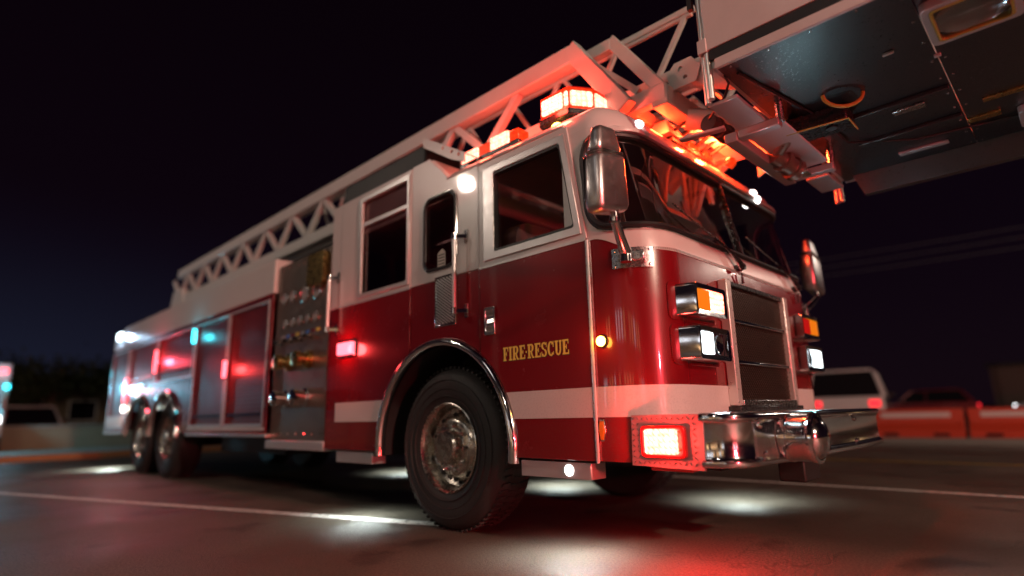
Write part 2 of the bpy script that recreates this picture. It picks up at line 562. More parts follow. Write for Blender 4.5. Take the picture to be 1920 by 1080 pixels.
def worn_paint(name, colr, worn=0.45):
    m = principled(name, colr, 0.6)
    n = m.node_tree; p = n.nodes["Principled BSDF"]
    t = n.nodes.new("ShaderNodeTexCoord")
    a = n.nodes.new("ShaderNodeTexNoise"); a.inputs["Scale"].default_value = 22; a.inputs["Detail"].default_value = 8; a.inputs["Roughness"].default_value = 0.8
    n.links.new(t.outputs["Object"], a.inputs["Vector"])
    r = n.nodes.new("ShaderNodeValToRGB")
    r.color_ramp.elements[0].position = worn - 0.06; r.color_ramp.elements[0].color = (0.06, 0.055, 0.05, 1)
    r.color_ramp.elements[1].position = worn + 0.05; r.color_ramp.elements[1].color = (*colr, 1)
    n.links.new(a.outputs["Fac"], r.inputs[0]); n.links.new(r.outputs[0], p.inputs["Base Color"])
    return m


M['asphalt'] = ground_material()
M['linewhite'] = worn_paint("worn_white_road_paint", (0.68, 0.66, 0.62))
M['lineyellow'] = worn_paint("worn_yellow_road_paint", (0.62, 0.40, 0.05))
M['kerblit'] = worn_paint("worn_orange_lit_kerb", (0.50, 0.20, 0.07), 0.40)  # orange lamplight falling on the kerb is put into this colour
M['concrete'] = principled("concrete_kerb", (0.32, 0.29, 0.25), 0.8, 0, 0, 0.25, 6, 0, 0.3, 60)

g = MB(); g.face([(-400, -400, 0), (400, -400, 0), (400, 400, 0), (-400, 400, 0)])
tag(g.build("ground", 'asphalt', smooth=False), kind='structure')


def ribbon(a, b, wd, z, mat, name):
    a, b = V((*a, z)), V((*b, z))
    s = (b - a).normalized().cross(V((0, 0, 1))) * wd / 2
    m = MB(); m.face([a - s, a + s, b + s, b - s])
    return tag(m.build(name, mat, smooth=False), kind='structure')


k = MB(); k.face([(-30, 9.9, 0.004), (60, 9.9, 0.004), (60, 14.55, 0.004), (-30, 14.55, 0.004)])
tag(k.build("parking_apron", 'concrete', smooth=False), kind='structure')
ribbon((-11.5, -4.12), (-1.75, -0.96), 0.13, 0.004, 'linewhite', "road_marking")
ribbon((-30, 2.6), (25, 2.6), 0.14, 0.004, 'linewhite', "road_marking")
ribbon((-30, 9.2), (40, 9.2), 0.12, 0.004, 'linewhite', "road_marking")
ribbon((-30, 5.8), (40, 5.8), 0.12, 0.004, 'lineyellow', "road_marking")
# kerb and pavement that cross behind the engine
k = MB(); k.box(-15.6, -15.4, -40, 9.8, -0.05, 0.13)
tag(k.build("kerb", 'kerblit', bevel=0.02), kind='structure')
k = MB(); k.box(-30, -15.6, -40, 9.8, -0.05, 0.126)
tag(k.build("pavement", 'concrete'), kind='structure')
k = MB(); k.box(-30, 60, 14.6, 14.8, -0.05, 0.13)
tag(k.build("kerb", 'concrete', bevel=0.02), kind='structure')

# ------------------------------------------------------------------ the fire engine
T = empty("fire_engine", (-5.5, 0, 0))
tag(T, "red and white ladder fire engine with lit red strobes and FIRE-RESCUE on its door", "fire engine")

# plan outline of the cab nose, from the right door round the front to the left door
RC = 0.30
outline = [(-0.55, -W), (-0.42, -W), (-0.30, -W)]
for i in range(1, 13):
    a = -PI / 2 + PI / 2 * i / 12
    outline.append((-RC + RC * math.cos(a), -W + RC + RC * math.sin(a)))
half = outline[:]
outline += [(0.0, -0.6), (0.0, -0.3), (0.0, 0.0), (0.0, 0.3), (0.0, 0.6)]
outline += [(x, -y) for x, y in reversed(half)]
cum = [0.0]
for p, q in zip(outline[:-1], outline[1:]):
    cum.append(cum[-1] + math.hypot(q[0] - p[0], q[1] - p[1]))
ST = cum[-1]


def O(s):
    s = min(max(s, 0), ST)
    for i in range(len(cum) - 1):
        if s <= cum[i + 1] + 1e-9:
            f = (s - cum[i]) / (cum[i + 1] - cum[i])
            x = outline[i][0] * (1 - f) + outline[i + 1][0] * f
            y = outline[i][1] * (1 - f) + outline[i + 1][1] * f
            break
    # outward normal
    if y < -W + RC and x > -RC:
        n = V((x + RC, y + W - RC, 0)).normalized()
    elif y > W - RC and x > -RC:
        n = V((x + RC, y - W + RC, 0)).normalized()
    elif x <= -RC:
        n = V((0, -1 if y < 0 else 1, 0))
    else:
        n = V((1, 0, 0))
    return x, y, n


def inset(z):
    t = min(max((z - 2.37) / 0.20, 0), 1)
    return 0.20 * (1 - math.sqrt(max(0, 1 - t * t)))


def S(s, z, d=0.0):
    x, y, n = O(s)
    k = min(max((x + 0.55) / 0.55, 0), 1)
    rake = 0.15 * min(max((z - 1.62) / 0.72, 0), 1.25)
    q = V((x - rake * k, y, z)) + n * (d - inset(z))
    return q


def belt(s):
    s2 = min(s, ST - s)
    t = min(max((s2 - 0.20) / 0.26, 0), 1)
    return 1.70 - 0.095 * (0.5 - 0.5 * math.cos(PI * t))


us = sorted(set([round(c, 5) for c in cum]))
W0, W1, WZ0, WZ1 = 0.20, ST - 0.20, 1.735, 2.295     # windshield opening
us = sorted(set(us + [W0, W1]))
nose = MB()
nose.grid(lambda s, v: S(s, 0.50 + v * (belt(s) - 0.50)), us, [0, 0.1, 0.2, 0.32, 0.5, 0.75, 1.0], 0)
nose.grid(lambda s, v: S(s, belt(s) + v * (WZ0 - belt(s))), us, [0, 0.5, 1.0], 1)
vz = [WZ0 + (WZ1 - WZ0) * i / 8 for i in range(9)]
nose.grid(lambda s, z: S(s, z), us, vz, 1, skip=lambda s, z: W0 < s < W1)
nose.grid(lambda s, z: S(s, z), us, [WZ1, 2.34, 2.37], 1)


def rr_path(x0, x1, y0, y1, r, per=8, straight=40):
    """densely sampled rounded rectangle in (s, z)"""
    base = rrect(x0, x1, y0, y1, r, per)
    out = []
    for i, p in enumerate(base):
        q = base[(i + 1) % len(base)]
        L = math.hypot(q[0] - p[0], q[1] - p[1])
        n = max(1, int(L / 0.05))
        for j in range(n):
            out.append((p[0] + (q[0] - p[0]) * j / n, p[1] + (q[1] - p[1]) * j / n))
    return out


RW = 0.15
inner = rr_path(W0, W1, WZ0, WZ1, RW)
# fill the four corners between the square opening and the rounded glass
for (cx, cz, sx, sz) in ((W0, WZ0, 1, 1), (W1, WZ0, -1, 1), (W1, WZ1, -1, -1), (W0, WZ1, 1, -1)):
    arc = [(cx + sx * RW * (1 - math.cos(PI / 2 * i / 8)), cz + sz * RW * (1 - math.sin(PI / 2 * i / 8))) for i in range(9)]
    for p, q in zip(arc[:-1], arc[1:]):
        nose.face([S(cx, cz), S(*p), S(*q)], 1)
# inner return so that the shell has thickness round the glass
nose.bridge([S(*p) for p in inner], [S(p[0], p[1], -0.05) for p in inner], 1)
cab = nose.build("cab_body", ['red', 'white'], T)

m = MB()
m.tube([S(p[0], p[1], 0.006) for p in inner], 0.019, 8, closed=True)
m.build("windshield_gasket", 'rubber', cab)
m = MB()
tr = rr_path(W0 - 0.022, W1 + 0.022, WZ0 - 0.022, WZ1 + 0.022, RW + 0.02)
m.tube([S(p[0], p[1], 0.006) for p in tr], 0.006, 6, closed=True)
m.build("gasket_trim", 'chrome', cab)
for (a, b) in ((W0, ST / 2 - 0.012), (ST / 2 + 0.012, W1)):
    m = MB()
    gu = [a + (b - a) * i / 30 for i in range(31)]
    m.grid(lambda s, z: S(s, z, -0.012), gu, [WZ0 - 0.002 + (WZ1 - WZ0 + 0.004) * i / 8 for i in range(9)],
           skip=lambda s, z: min(s - W0, W1 - s) < 0.05 and min(z - WZ0, WZ1 - z) < 0.05)
    m.build("windshield_pane", 'wglass', cab)
m = MB()
m.bar(S(ST / 2, WZ0, 0.0), S(ST / 2, WZ1, 0.0), 0.035, 0.03, (1, 0, 0))
m.build("windshield_divider", 'black', cab, 0.006)
# header visor: a shallow step above the windshield
m = MB()
hs = [0.42 + (ST - 0.84) * i / 40 for i in range(41)]
prof = [(0.0, 2.318), (0.030, 2.322), (0.036, 2.332), (0.034, 2.348), (0.0, 2.366)]
m.grid(lambda s, v: S(s, prof[int(v)][1], prof[int(v)][0] * min(1, 6 * min(s - 0.42, ST - 0.42 - s) + 0.02)), hs, [0, 1, 2, 3, 4])
m.build("header_visor", 'white', cab)

# belt rope line and lower white stripe on the nose
m = MB()
m.grid(lambda s, v: S(s, belt(s) - 0.012 + 0.020 * v, 0.0035), [0.14 + (ST - 0.28) * i / 120 for i in range(121)], [0, 1])
m.build("belt_trim", 'white', cab)
m = MB()
for i in range(170):
    s = 0.45 + (ST - 0.9) * i / 170
    m.face([S(s, belt(s) - 0.009, 0.006), S(s + 0.005, belt(s) - 0.009, 0.006), S(s + 0.009, belt(s) + 0.003, 0.006), S(s + 0.004, belt(s) + 0.003, 0.006)])
tag(m.build("rope_pinstripe", 'shadow', cab, smooth=False), kind="stuff")
m = MB()
m.grid(lambda s, v: S(s, 0.722 + 0.157 * v, 0.003), [0.165 + (ST - 0.33) * i / 60 for i in range(61)], [0, 1])
m.build("white_stripe", 'white', cab)

# roof of the cab: rounded brow then a flat cap
roof_out = [(-1.64, -W), (-1.0, -W)] + [(x, y) for x, y in outline] + [(-1.0, W), (-1.64, W)]
m = MB()
zs = [2.37, 2.41, 2.45, 2.49, 2.525, 2.55, 2.565, 2.57]


def roofp(i, z):
    x, y = roof_out[int(i)]
    if 2 <= i < 2 + len(outline):
        return S(cum[int(i) - 2], z)
    return V((x, y + (inset(z) if y < 0 else -inset(z)), z))


m.grid(roofp, list(range(len(roof_out))), zs)
m.face([roofp(i, 2.57) for i in range(len(roof_out))])
roof = m.build("cab_roof", 'white', T)
m = MB()
gp = [(-1.62, -W - 0.006, 2.447), (-0.62, -W - 0.006, 2.447), (-0.52, -W - 0.004, 2.44)]
m.tube(gp, 0.011, 6)
m.build("rain_gutter", 'white', roof)
m = MB()
m.plate([(-3.27, 2.30), (-1.60, 2.30), (-1.585, 2.44), (-1.83, 2.685), (-3.27, 2.685)], [], lambda x, z, t: V((x, t, z)), -1.205, 1.205)
m.build("raised_crew_roof", 'white', T, 0.03, 3)

# ---- right flank: doors and panels
AX, AZ, AR = -1.707, 0.54, 0.70


def arc_pts(a0, a1, n=20, r=AR, cx=AX, cz=AZ):
    return [(cx + r * math.cos(a0 + (a1 - a0) * i / n), cz + r * math.sin(a0 + (a1 - a0) * i / n)) for i in range(n + 1)]


def ang_x(x): return math.acos((x - AX) / AR)


low = math.asin((0.50 - AZ) / AR)
T0, T1 = 0.002, 0.014
# front door
m = MB()
outer = [(-0.397, 0.50), (-0.397, 1.70), (-1.275, 1.70)] + arc_pts(ang_x(-1.275), low)
m.plate(outer, [], sidef, T0, T1)
door = m.build("door", 'red', T, 0.004)
m = MB()
win = rrect(-1.132, -0.458, 1.785, 2.335, 0.018, 3)
win = [(x + (-0.085 * (z - 1.785) / 0.55 if x > -0.8 else 0), z) for x, z in win]
outer = [(-0.385, 1.703), (-0.493, 2.43), (-1.275, 2.43), (-1.275, 1.703)]
m.plate(outer, [win], sidef, T0, T1)
fr = m.build("door_frame", 'white', door, 0.004)
m = MB()
wo2 = [(-0.415, 1.735), (-0.512, 2.385), (-1.225, 2.385), (-1.225, 1.735)]
m.plate(wo2, [[(x * 1.0 + (0.006 if x < -0.8 else -0.006), z) for x, z in win]], sidef, T1 + 0.0005, T1 + 0.010)
m.build("window_frame", 'alu', door, 0.004)
m = MB()
m.plate([(x, z) for x, z in win], [[(x + (0.016 if x < -0.8 else -0.016), z + (0.016 if z < 2 else -0.016)) for x, z in win]], sidef, -0.02, T1 + 0.004)
m.build("window_seal", 'rubber', door)
m = MB(); m.plate(win, [], sidef, -0.014, -0.010)
m.build("window_pane", 'glass', door)
m = MB()
m.plate([(-1.272, 1.690), (-0.395, 1.690), (-0.392, 1.706), (-1.272, 1.706)], [], sidef, T1, T1 + 0.005)
m.build("belt_trim", 'alu', door)
m = MB()
zst = (0.722, 0.879)
rs = [(-0.40, zst[0]), (-0.40, zst[1])] + [(AX + 0.745 * math.cos(a), AZ + 0.745 * math.sin(a)) for a in [math.asin((zst[1] - AZ) / 0.745) + (math.asin((zst[0] - AZ) / 0.745) - math.asin((zst[1] - AZ) / 0.745)) * i / 4 for i in range(5)]]
m.plate(rs, [], sidef, T1, T1 + 0.0025)
m.build("white_stripe", 'white', door)
# paddle latch
m = MB()
m.plate(rrect(-1.222, -1.122, 1.245, 1.425, 0.012, 3), [rrect(-1.208, -1.136, 1.262, 1.408, 0.010, 3)], sidef, T1, T1 + 0.016)
hd = m.build("latch_frame", 'chrome', door, 0.003)
m = MB()
m.grid(lambda x, z: sidef(x, z, T1 + 0.002 + 0.010 * math.sin(PI * (z - 1.262) / 0.146 * 1.5) ** 2), [-1.209, -1.19, -1.15, -1.135], [1.262 + 0.146 * i / 12 for i in range(13)])
m.build("latch_paddle", 'chrome', door)
# piano hinge with knuckles
m = MB()
m.tube([(-0.388, -W - 0.010, 0.49), (-0.388, -W - 0.010, 1.69)], 0.009, 8)
for i in range(24):
    z = 0.50 + i * 0.05
    m.tube([(-0.388, -W - 0.010, z), (-0.388, -W - 0.010, z + 0.042)], 0.0105, 8)
m.build("door_hinge", 'alu', door)

# lettering, slab capitals built from strokes
def glyph(ch):
    """list of polygons in a 0..w x 0..1 box"""
    R = lambda x0, x1, y0, y1: [(x0, y0), (x1, y0), (x1, y1), (x0, y1)]
    s, h = 0.17, 0.115

    def ring(cx, cy, rx, ry, a0, a1, tx, ty, n=14):
        o = [(cx + rx * math.cos(a0 + (a1 - a0) * i / n), cy + ry * math.sin(a0 + (a1 - a0) * i / n)) for i in range(n + 1)]
        q = [(cx + (rx - tx) * math.cos(a0 + (a1 - a0) * i / n), cy + (ry - ty) * math.sin(a0 + (a1 - a0) * i / n)) for i in range(n + 1)]
        return [[o[i], o[i + 1], q[i + 1], q[i]] for i in range(n)]
    if ch == 'I':
        return 0.36, [R(0, .36, 0, h), R(0, .36, 1 - h, 1), R(.08, .28, h, 1 - h)]
    if ch == 'F':
        return 0.58, [R(0, .36, 0, h), R(0, .58, 1 - h, 1), R(.06, .27, h, 1 - h), R(.24, .42, .46, .55), R(.36, .42, .36, .46), R(.36, .42, .55, .65), R(.51, .58, .68, 1 - h)]
    if ch == 'E':
        return 0.62, [R(0, .62, 0, h), R(0, .60, 1 - h, 1), R(.06, .27, h, 1 - h), R(.24, .42, .46, .55), R(.36, .42, .36, .46), R(.36, .42, .55, .65), R(.53, .60, .70, 1 - h), R(.55, .62, h, .30)]
    if ch == 'R':
        return 0.70, [R(0, .34, 0, h), R(.06, .27, h, 1 - h), R(0, .40, 1 - h, 1), R(.24, .40, .44, .53)] + ring(.40, .72, .25, .28, -PI / 2, PI / 2, .19, .11) + [[(.30, .44), (.46, .44), (.60, .10), (.70, .10), (.70, 0), (.50, 0)]]
    if ch == 'U':
        return 0.68, [R(0, .32, 1 - h, 1), R(.42, .68, 1 - h, 1), R(.06, .26, .30, 1 - h), R(.48, .62, .30, 1 - h)] + ring(.335, .30, .265, .31, PI, 2 * PI, .16, .13)
    if ch == 'C':
        return 0.66, ring(.34, .5, .34, .51, 0.22 * PI, 1.78 * PI, .20, .115, 22) + [R(.54, .62, .60, 1.0), R(.56, .62, .08, .30)]
    if ch == 'S':
        return 0.58, ring(.29, .745, .28, .265, 0.10 * PI, 1.5 * PI, .18, .115, 16) + ring(.29, .26, .28, .27, -0.92 * PI, 0.5 * PI, .18, .115, 16) + [R(.50, .56, .64, .99), R(.02, .08, .01, .36)]
    if ch == '.':
        return 0.14, [R(0, .13, .42, .55)]
    return 0.3, []


def letter_mesh(polys, x, z, sc_x, sc_z, t0, t1):
    mb = MB()
    for p in polys:
        a = [sidef(x + q[0] * sc_x, z + q[1] * sc_z, t0) for q in p]
        b = [sidef(x + q[0] * sc_x, z + q[1] * sc_z, t1) for q in p]
        mb.face(b)
        for i in range(len(p)):
            j = (i + 1) % len(p)
            mb.face([a[i], a[j], b[j], b[i]])
    return mb


txt = "FIRE.RESCUE"
wid = sum(glyph(c)[0] + 0.075 for c in txt) - 0.075
kx = (1.064 - 0.545) / wid
px = -1.064
for c in txt:
    wg, polys = glyph(c)
    sh = letter_mesh(polys, px + 0.0035, 1.0655, kx, 0.084, T1, T1 + 0.0008)
    sh.build("letter_shadow", 'shadow', door, smooth=False)
    letter_mesh(polys, px, 1.069, kx, 0.084, T1 + 0.0012, T1 + 0.002).build("letter", 'yellow', door, smooth=False)
    px += (wg + 0.075) * kx

# panel between the doors
m = MB()
m.plate([(-1.281, 1.70), (-2.044, 1.70)] + arc_pts(ang_x(-2.044), ang_x(-1.281)), [], sidef, 0.0, 0.010)
sp = m.build("side_panel", 'red', T, 0.003)
m = MB()
cw = rrect(-1.872, -1.520, 1.785, 2.335, 0.075, 6)
m.plate([(-1.281, 1.703), (-1.281, 2.44), (-1.59, 2.44), (-1.83, 2.67), (-2.044, 2.67), (-2.044, 1.703)], [cw], sidef, 0.0, 0.010)
m.build("upper_panel", 'white', sp, 0.003)
m = MB(); m.tube([sidef(x, z, 0.012) for x, z in cw], 0.013, 8, closed=True)
m.build("window_seal", 'rubber', sp)
m = MB(); m.tube([sidef(x, z, 0.016) for x, z in rrect(-1.886, -1.506, 1.771, 2.349, 0.085, 8)], 0.0045, 6, closed=True)
m.build("seal_trim", 'chrome', sp)
m = MB(); m.plate(cw, [], sidef, -0.004, 0.0)
m.build("window_pane", 'glass', sp)
m = MB(); m.bar(sidef(-1.87, 1.995, -0.05), sidef(-1.52, 1.995, -0.05), 0.012, 0.018)
m.build("window_rail", 'steel', sp)
m = MB()
m.plate([(-1.735, 1.80), (-1.645, 1.80), (-1.645, 1.90), (-1.68, 1.93), (-1.735, 1.90)], [], sidef, 0.0015, 0.0025)
m.build("sticker", 'paper', sp)
for q in range(4):
    m = MB(); m.plate([(-1.728, 1.815 + q * 0.022), (-1.655, 1.815 + q * 0.022), (-1.655, 1.823 + q * 0.022), (-1.728, 1.823 + q * 0.022)], [], sidef, 0.003, 0.0034)
    m.build("sticker_line", 'shadow', sp)
# louvred vent
m = MB(); m.plate([(-1.745, 1.358), (-1.515, 1.358), (-1.515, 1.722), (-1.745, 1.722)], [[(-1.730, 1.373), (-1.530, 1.373), (-1.530, 1.707), (-1.730, 1.707)]], sidef, 0.010, 0.020)
vt = m.build("vent_frame", 'chrome', sp, 0.003)
m = MB()
m.plate([(-1.730, 1.373), (-1.530, 1.373), (-1.530, 1.707), (-1.730, 1.707)], [], sidef, 0.0105, 0.012)
m.build("vent_back", 'dark', sp)
for i in range(-9, 18):
    # slanting bars clipped to the vent
    def zz(x): return 1.373 + i * 0.0215 - (x + 1.730) * 0.62 + 0.10
    xs = []
    for j in range(41):
        x = -1.730 + 0.200 * j / 40
        if 1.377 < zz(x) < 1.703:
            xs.append(x)
    if len(xs) > 3:
        m = MB(); m.bar(sidef(xs[0], zz(xs[0]), 0.017), sidef(xs[-1], zz(xs[-1]), 0.017), 0.009, 0.008)
        m.build("vent_bar", 'alu', sp)
# grab bar
def grab(x, z0, z1, parent, mat='red', off=0.075, r=0.016):
    m = MB()
    m.tube([sidef(x, z0, off), sidef(x, z1, off)], r, 12)
    gb = m.build("grab_bar", 'tread', parent)
    for z in (z0 + 0.01, z1 - 0.01):
        m = MB()
        m.lathe(sidef(x, z - 0.022, off), (0, 0, 1), [(0, 0), (r + 0.007, 0), (r + 0.007, 0.044), (0, 0.044)], 12)
        m.bar(sidef(x, z, off), sidef(x + 0.055, z, 0.012), 0.022, 0.026)
        m.plate(rrect(x + 0.038, x + 0.076, z - 0.048, z + 0.048, 0.008, 3), [], sidef, 0.010, 0.017)
        m.build("grab_bracket", 'chrome', parent)
grab(-1.462, 1.425, 1.965, T)
grab(-3.185, 1.50, 1.985, T)

# crew door
m = MB()
outer = [(-2.050, 1.70), (-3.10, 1.70), (-3.10, 0.50)] + [p for p in arc_pts(PI - low, ang_x(-2.050))]
m.plate(outer, [], sidef, T0, T1)
cdoor = m.build("door", 'red', T, 0.004)
m = MB()
cwin = rrect(-2.752, -2.095, 1.765, 2.580, 0.02, 3)
m.plate([(-2.050, 1.703), (-2.050, 2.660), (-3.10, 2.660), (-3.10, 1.703)], [cwin], sidef, T0, T1)
m.build("door_frame", 'white', cdoor, 0.004)
m = MB()
m.plate([(-2.066, 1.730), (-2.066, 2.625), (-2.80, 2.625), (-2.80, 1.730)], [cwin], sidef, T1 + 0.0005, T1 + 0.011)
m.build("window_frame", 'alu', cdoor, 0.004)
m = MB(); m.plate(cwin, [], sidef, -0.012, -0.008)
m.build("window_pane", 'glass', cdoor)
m = MB(); m.bar(sidef(-2.76, 2.372, 0.004), sidef(-2.09, 2.372, 0.004), 0.018, 0.038)
m.build("window_bar", 'alu', cdoor, 0.004)
m = MB(); m.plate([(-3.10, 1.690), (-2.05, 1.690), (-2.05, 1.706), (-3.10, 1.706)], [], sidef, T1, T1 + 0.005)
m.build("belt_trim", 'alu', cdoor)
m = MB()
rs = [(-3.10, zst[1]), (-3.10, zst[0])] + [(AX - 0.745 * math.cos(a), AZ + 0.745 * math.sin(a)) for a in [math.asin((zst[0] - AZ) / 0.745) + (math.asin((zst[1] - AZ) / 0.745) - math.asin((zst[0] - AZ) / 0.745)) * i / 4 for i in range(5)]]
m.plate(rs, [], sidef, T1, T1 + 0.0025)
m.build("white_stripe", 'white', cdoor)
m = MB()
m.plate([(-3.27, 0.50), (-3.105, 0.50), (-3.105, 1.70), (-3.27, 1.70)], [], sidef, 0, 0.010)
q = m.build("corner_post", 'red', T, 0.003)
m = MB(); m.plate([(-3.27, 1.702), (-3.105, 1.702), (-3.105, 2.66), (-3.27, 2.66)], [], sidef, 0, 0.010)
m.build("upper_panel", 'white', q, 0.003)
# left flank (seen only through the glass), floor, back wall
m = MB()
m.plate([(-0.40, 0.5), (-0.40, 1.70), (-3.27, 1.70), (-3.27, 0.5)], [], leftf, 0, 0.012)
lp = m.build("side_panel", 'red', T)
m = MB()
m.plate([(-0.395, 1.702), (-0.50, 2.44), (-3.27, 2.44), (-3.27, 1.702)], [[(-0.46, 1.79), (-0.54, 2.34), (-1.13, 2.34), (-1.13, 1.79)], [(-2.09, 1.79), (-2.09, 2.34), (-2.75, 2.34), (-2.75, 1.79)]], leftf, 0, 0.012)
m.build("upper_panel", 'white', lp)
m = MB()
for a, b in ((-1.14, -0.45), (-2.76, -2.08)):
    m.plate([(a, 1.78), (b, 1.78), (b, 2.35), (a, 2.35)], [], leftf, -0.006, -0.002)
m.build("window_pane", 'glass', lp)
m = MB()
m.box(-0.94, -0.36, -1.19, 1.19, 0.80, 0.86); m.box(-2.47, -0.94, -0.70, 0.70, 0.80, 0.86); m.box(-3.22, -2.47, -1.19, 1.19, 0.80, 0.86)
m.box(-3.27, -3.22, -1.20, 1.20, 0.50, 2.30)
m.box(-1.55, -0.35, -0.42, 0.42, 0.86, 1.38)
m.build("cab_floor", 'interior', T)
m = MB()
m.hexa([(-0.42, -1.15, 1.20), (-0.06, -1.12, 1.20), (-0.06, 1.12, 1.20), (-0.42, 1.15, 1.20),
        (-0.46, -1.15, 1.66), (-0.12, -1.05, 1.72), (-0.12, 1.05, 1.72), (-0.46, 1.15, 1.66)])
dash = m.build("dashboard", 'interior', T, 0.03)
m = MB(); m.box(-0.52, -0.465, -0.60, -0.30, 1.66, 1.88)
m.build("computer_screen", 'black', dash, 0.01)
for (yy, zc) in ((-0.80, 1.69), (-0.66, 1.70)):
    m = MB(); m.box(-0.455, -0.44, yy, yy + 0.03, zc, zc + 0.018)
    m.build("lit_switch", 'green', dash)


def seat_part(x, y):
    m = MB()
    m.plate(rrect(-0.25, 0.25, 1.15, 2.06, (0.06, 0.06, 0.16, 0.16), 6), [], lambda a, z, t: V((x + t - 0.10 * (z - 1.15), y + a, z)), -0.07, 0.07)
    st = m.build("seat_back", 'seat', T, 0.03, 3)
    m = MB(); m.box(x, x + 0.5, y - 0.26, y + 0.26, 1.05, 1.20)
    m.build("seat_cushion", 'seat', st, 0.04, 3)
    m = MB(); m.box(x + 0.02, x + 0.45, y - 0.2, y + 0.2, 0.86, 1.05)
    m.build("seat_base", 'black', st)
seat_part(-1.12, -0.78)
seat_part(-1.12, 0.78)
m = MB()
ring = [(-0.52 + 0.06 * math.sin(a), 0.78 + 0.23 * math.cos(a), 1.66 + 0.22 * math.sin(a)) for a in [2 * PI * i / 28 for i in range(28)]]
m.tube(ring, 0.016, 8, closed=True)
m.bar((-0.52, 0.56, 1.66), (-0.52, 1.0, 1.66), 0.03, 0.02)
m.tube([(-0.52, 0.78, 1.66), (-0.30, 0.78, 1.40)], 0.03, 8)
m.build("steering_wheel", 'black', T)
# radio handset and cord by the side window
m = MB()
m.tube([(-0.53, -1.05, 1.66), (-0.53, -1.05, 1.98)], 0.008, 6)
m.box(-0.56, -0.50, -1.075, -1.03, 1.96, 2.06)
m.box(-0.50, -0.47, -1.07, -1.04, 1.78, 1.93)
m.build("radio_handset", 'steel', T, 0.008)
m = MB(); m.lathe((-0.478, -1.10, 1.835), (0, -1, 0), [(0, 0), (0.03, 0), (0.036, 0.01), (0.03, 0.025), (0, 0.03)], 16)
m.build("blue_knob", 'blue', T)

# ---- grille
GX = 0.045
m = MB(); m.box(0.004, 0.012, -0.445, 0.445, 0.80, 1.49)
gr = m.build("grille", 'dark', T)
for s in (-1, 1):
    m = MB()
    y0, y1 = (s * 0.482, s * 0.418)
    m.plate([(min(y0, y1), 0.765), (max(y0, y1), 0.765), (max(y0, y1), 1.505), (min(y0, y1), 1.505)], [], lambda y, z, t: V((t, y, z)), 0.002, GX + 0.012)
    m.build("grille_trim", 'trimalu', gr, 0.006)
m = MB(); m.box(0.002, GX, -0.424, 0.424, 1.475, 1.505)
m.build("grille_top_rail", 'black', gr, 0.006)
m = MB(); m.box(0.002, GX + 0.02, -0.424, 0.424, 0.765, 0.80)
m.build("grille_bottom_rail", 'steel', gr, 0.006)
for z in (1.262, 1.018):
    m = MB(); m.bar((GX - 0.004, -0.424, z), (GX - 0.004, 0.424, z), 0.014, 0.020)
    m.build("grille_bar", 'chrome', gr, 0.004)
m = MB()
st = 0.031
y0, y1, z0, z1 = -0.424, 0.424, 0.80, 1.475
n = int((y1 - y0 + z1 - z0) / st)
for i in range(1, n):
    k = i * st
    a = (y0 + k, z0) if k < y1 - y0 else (y1, z0 + k - (y1 - y0))
    b = (y0, z0 + k) if k < z1 - z0 else (y0 + k - (z1 - z0), z1)
    m.bar((0.024, *a), (0.024, *b), 0.0062, 0.005, (1, 0, 0))
    m.bar((0.0185, -a[0], a[1]), (0.0185, -b[0], b[1]), 0.0062, 0.005, (1, 0, 0))
tag(m.build("grille_mesh", 'mesh', gr, smooth=False), kind="stuff")
m = MB()
m.box(-0.05, 0.075, -0.50, 0.50, 0.734, 0.764)
m.build("grille_plinth", 'black', gr, 0.006)

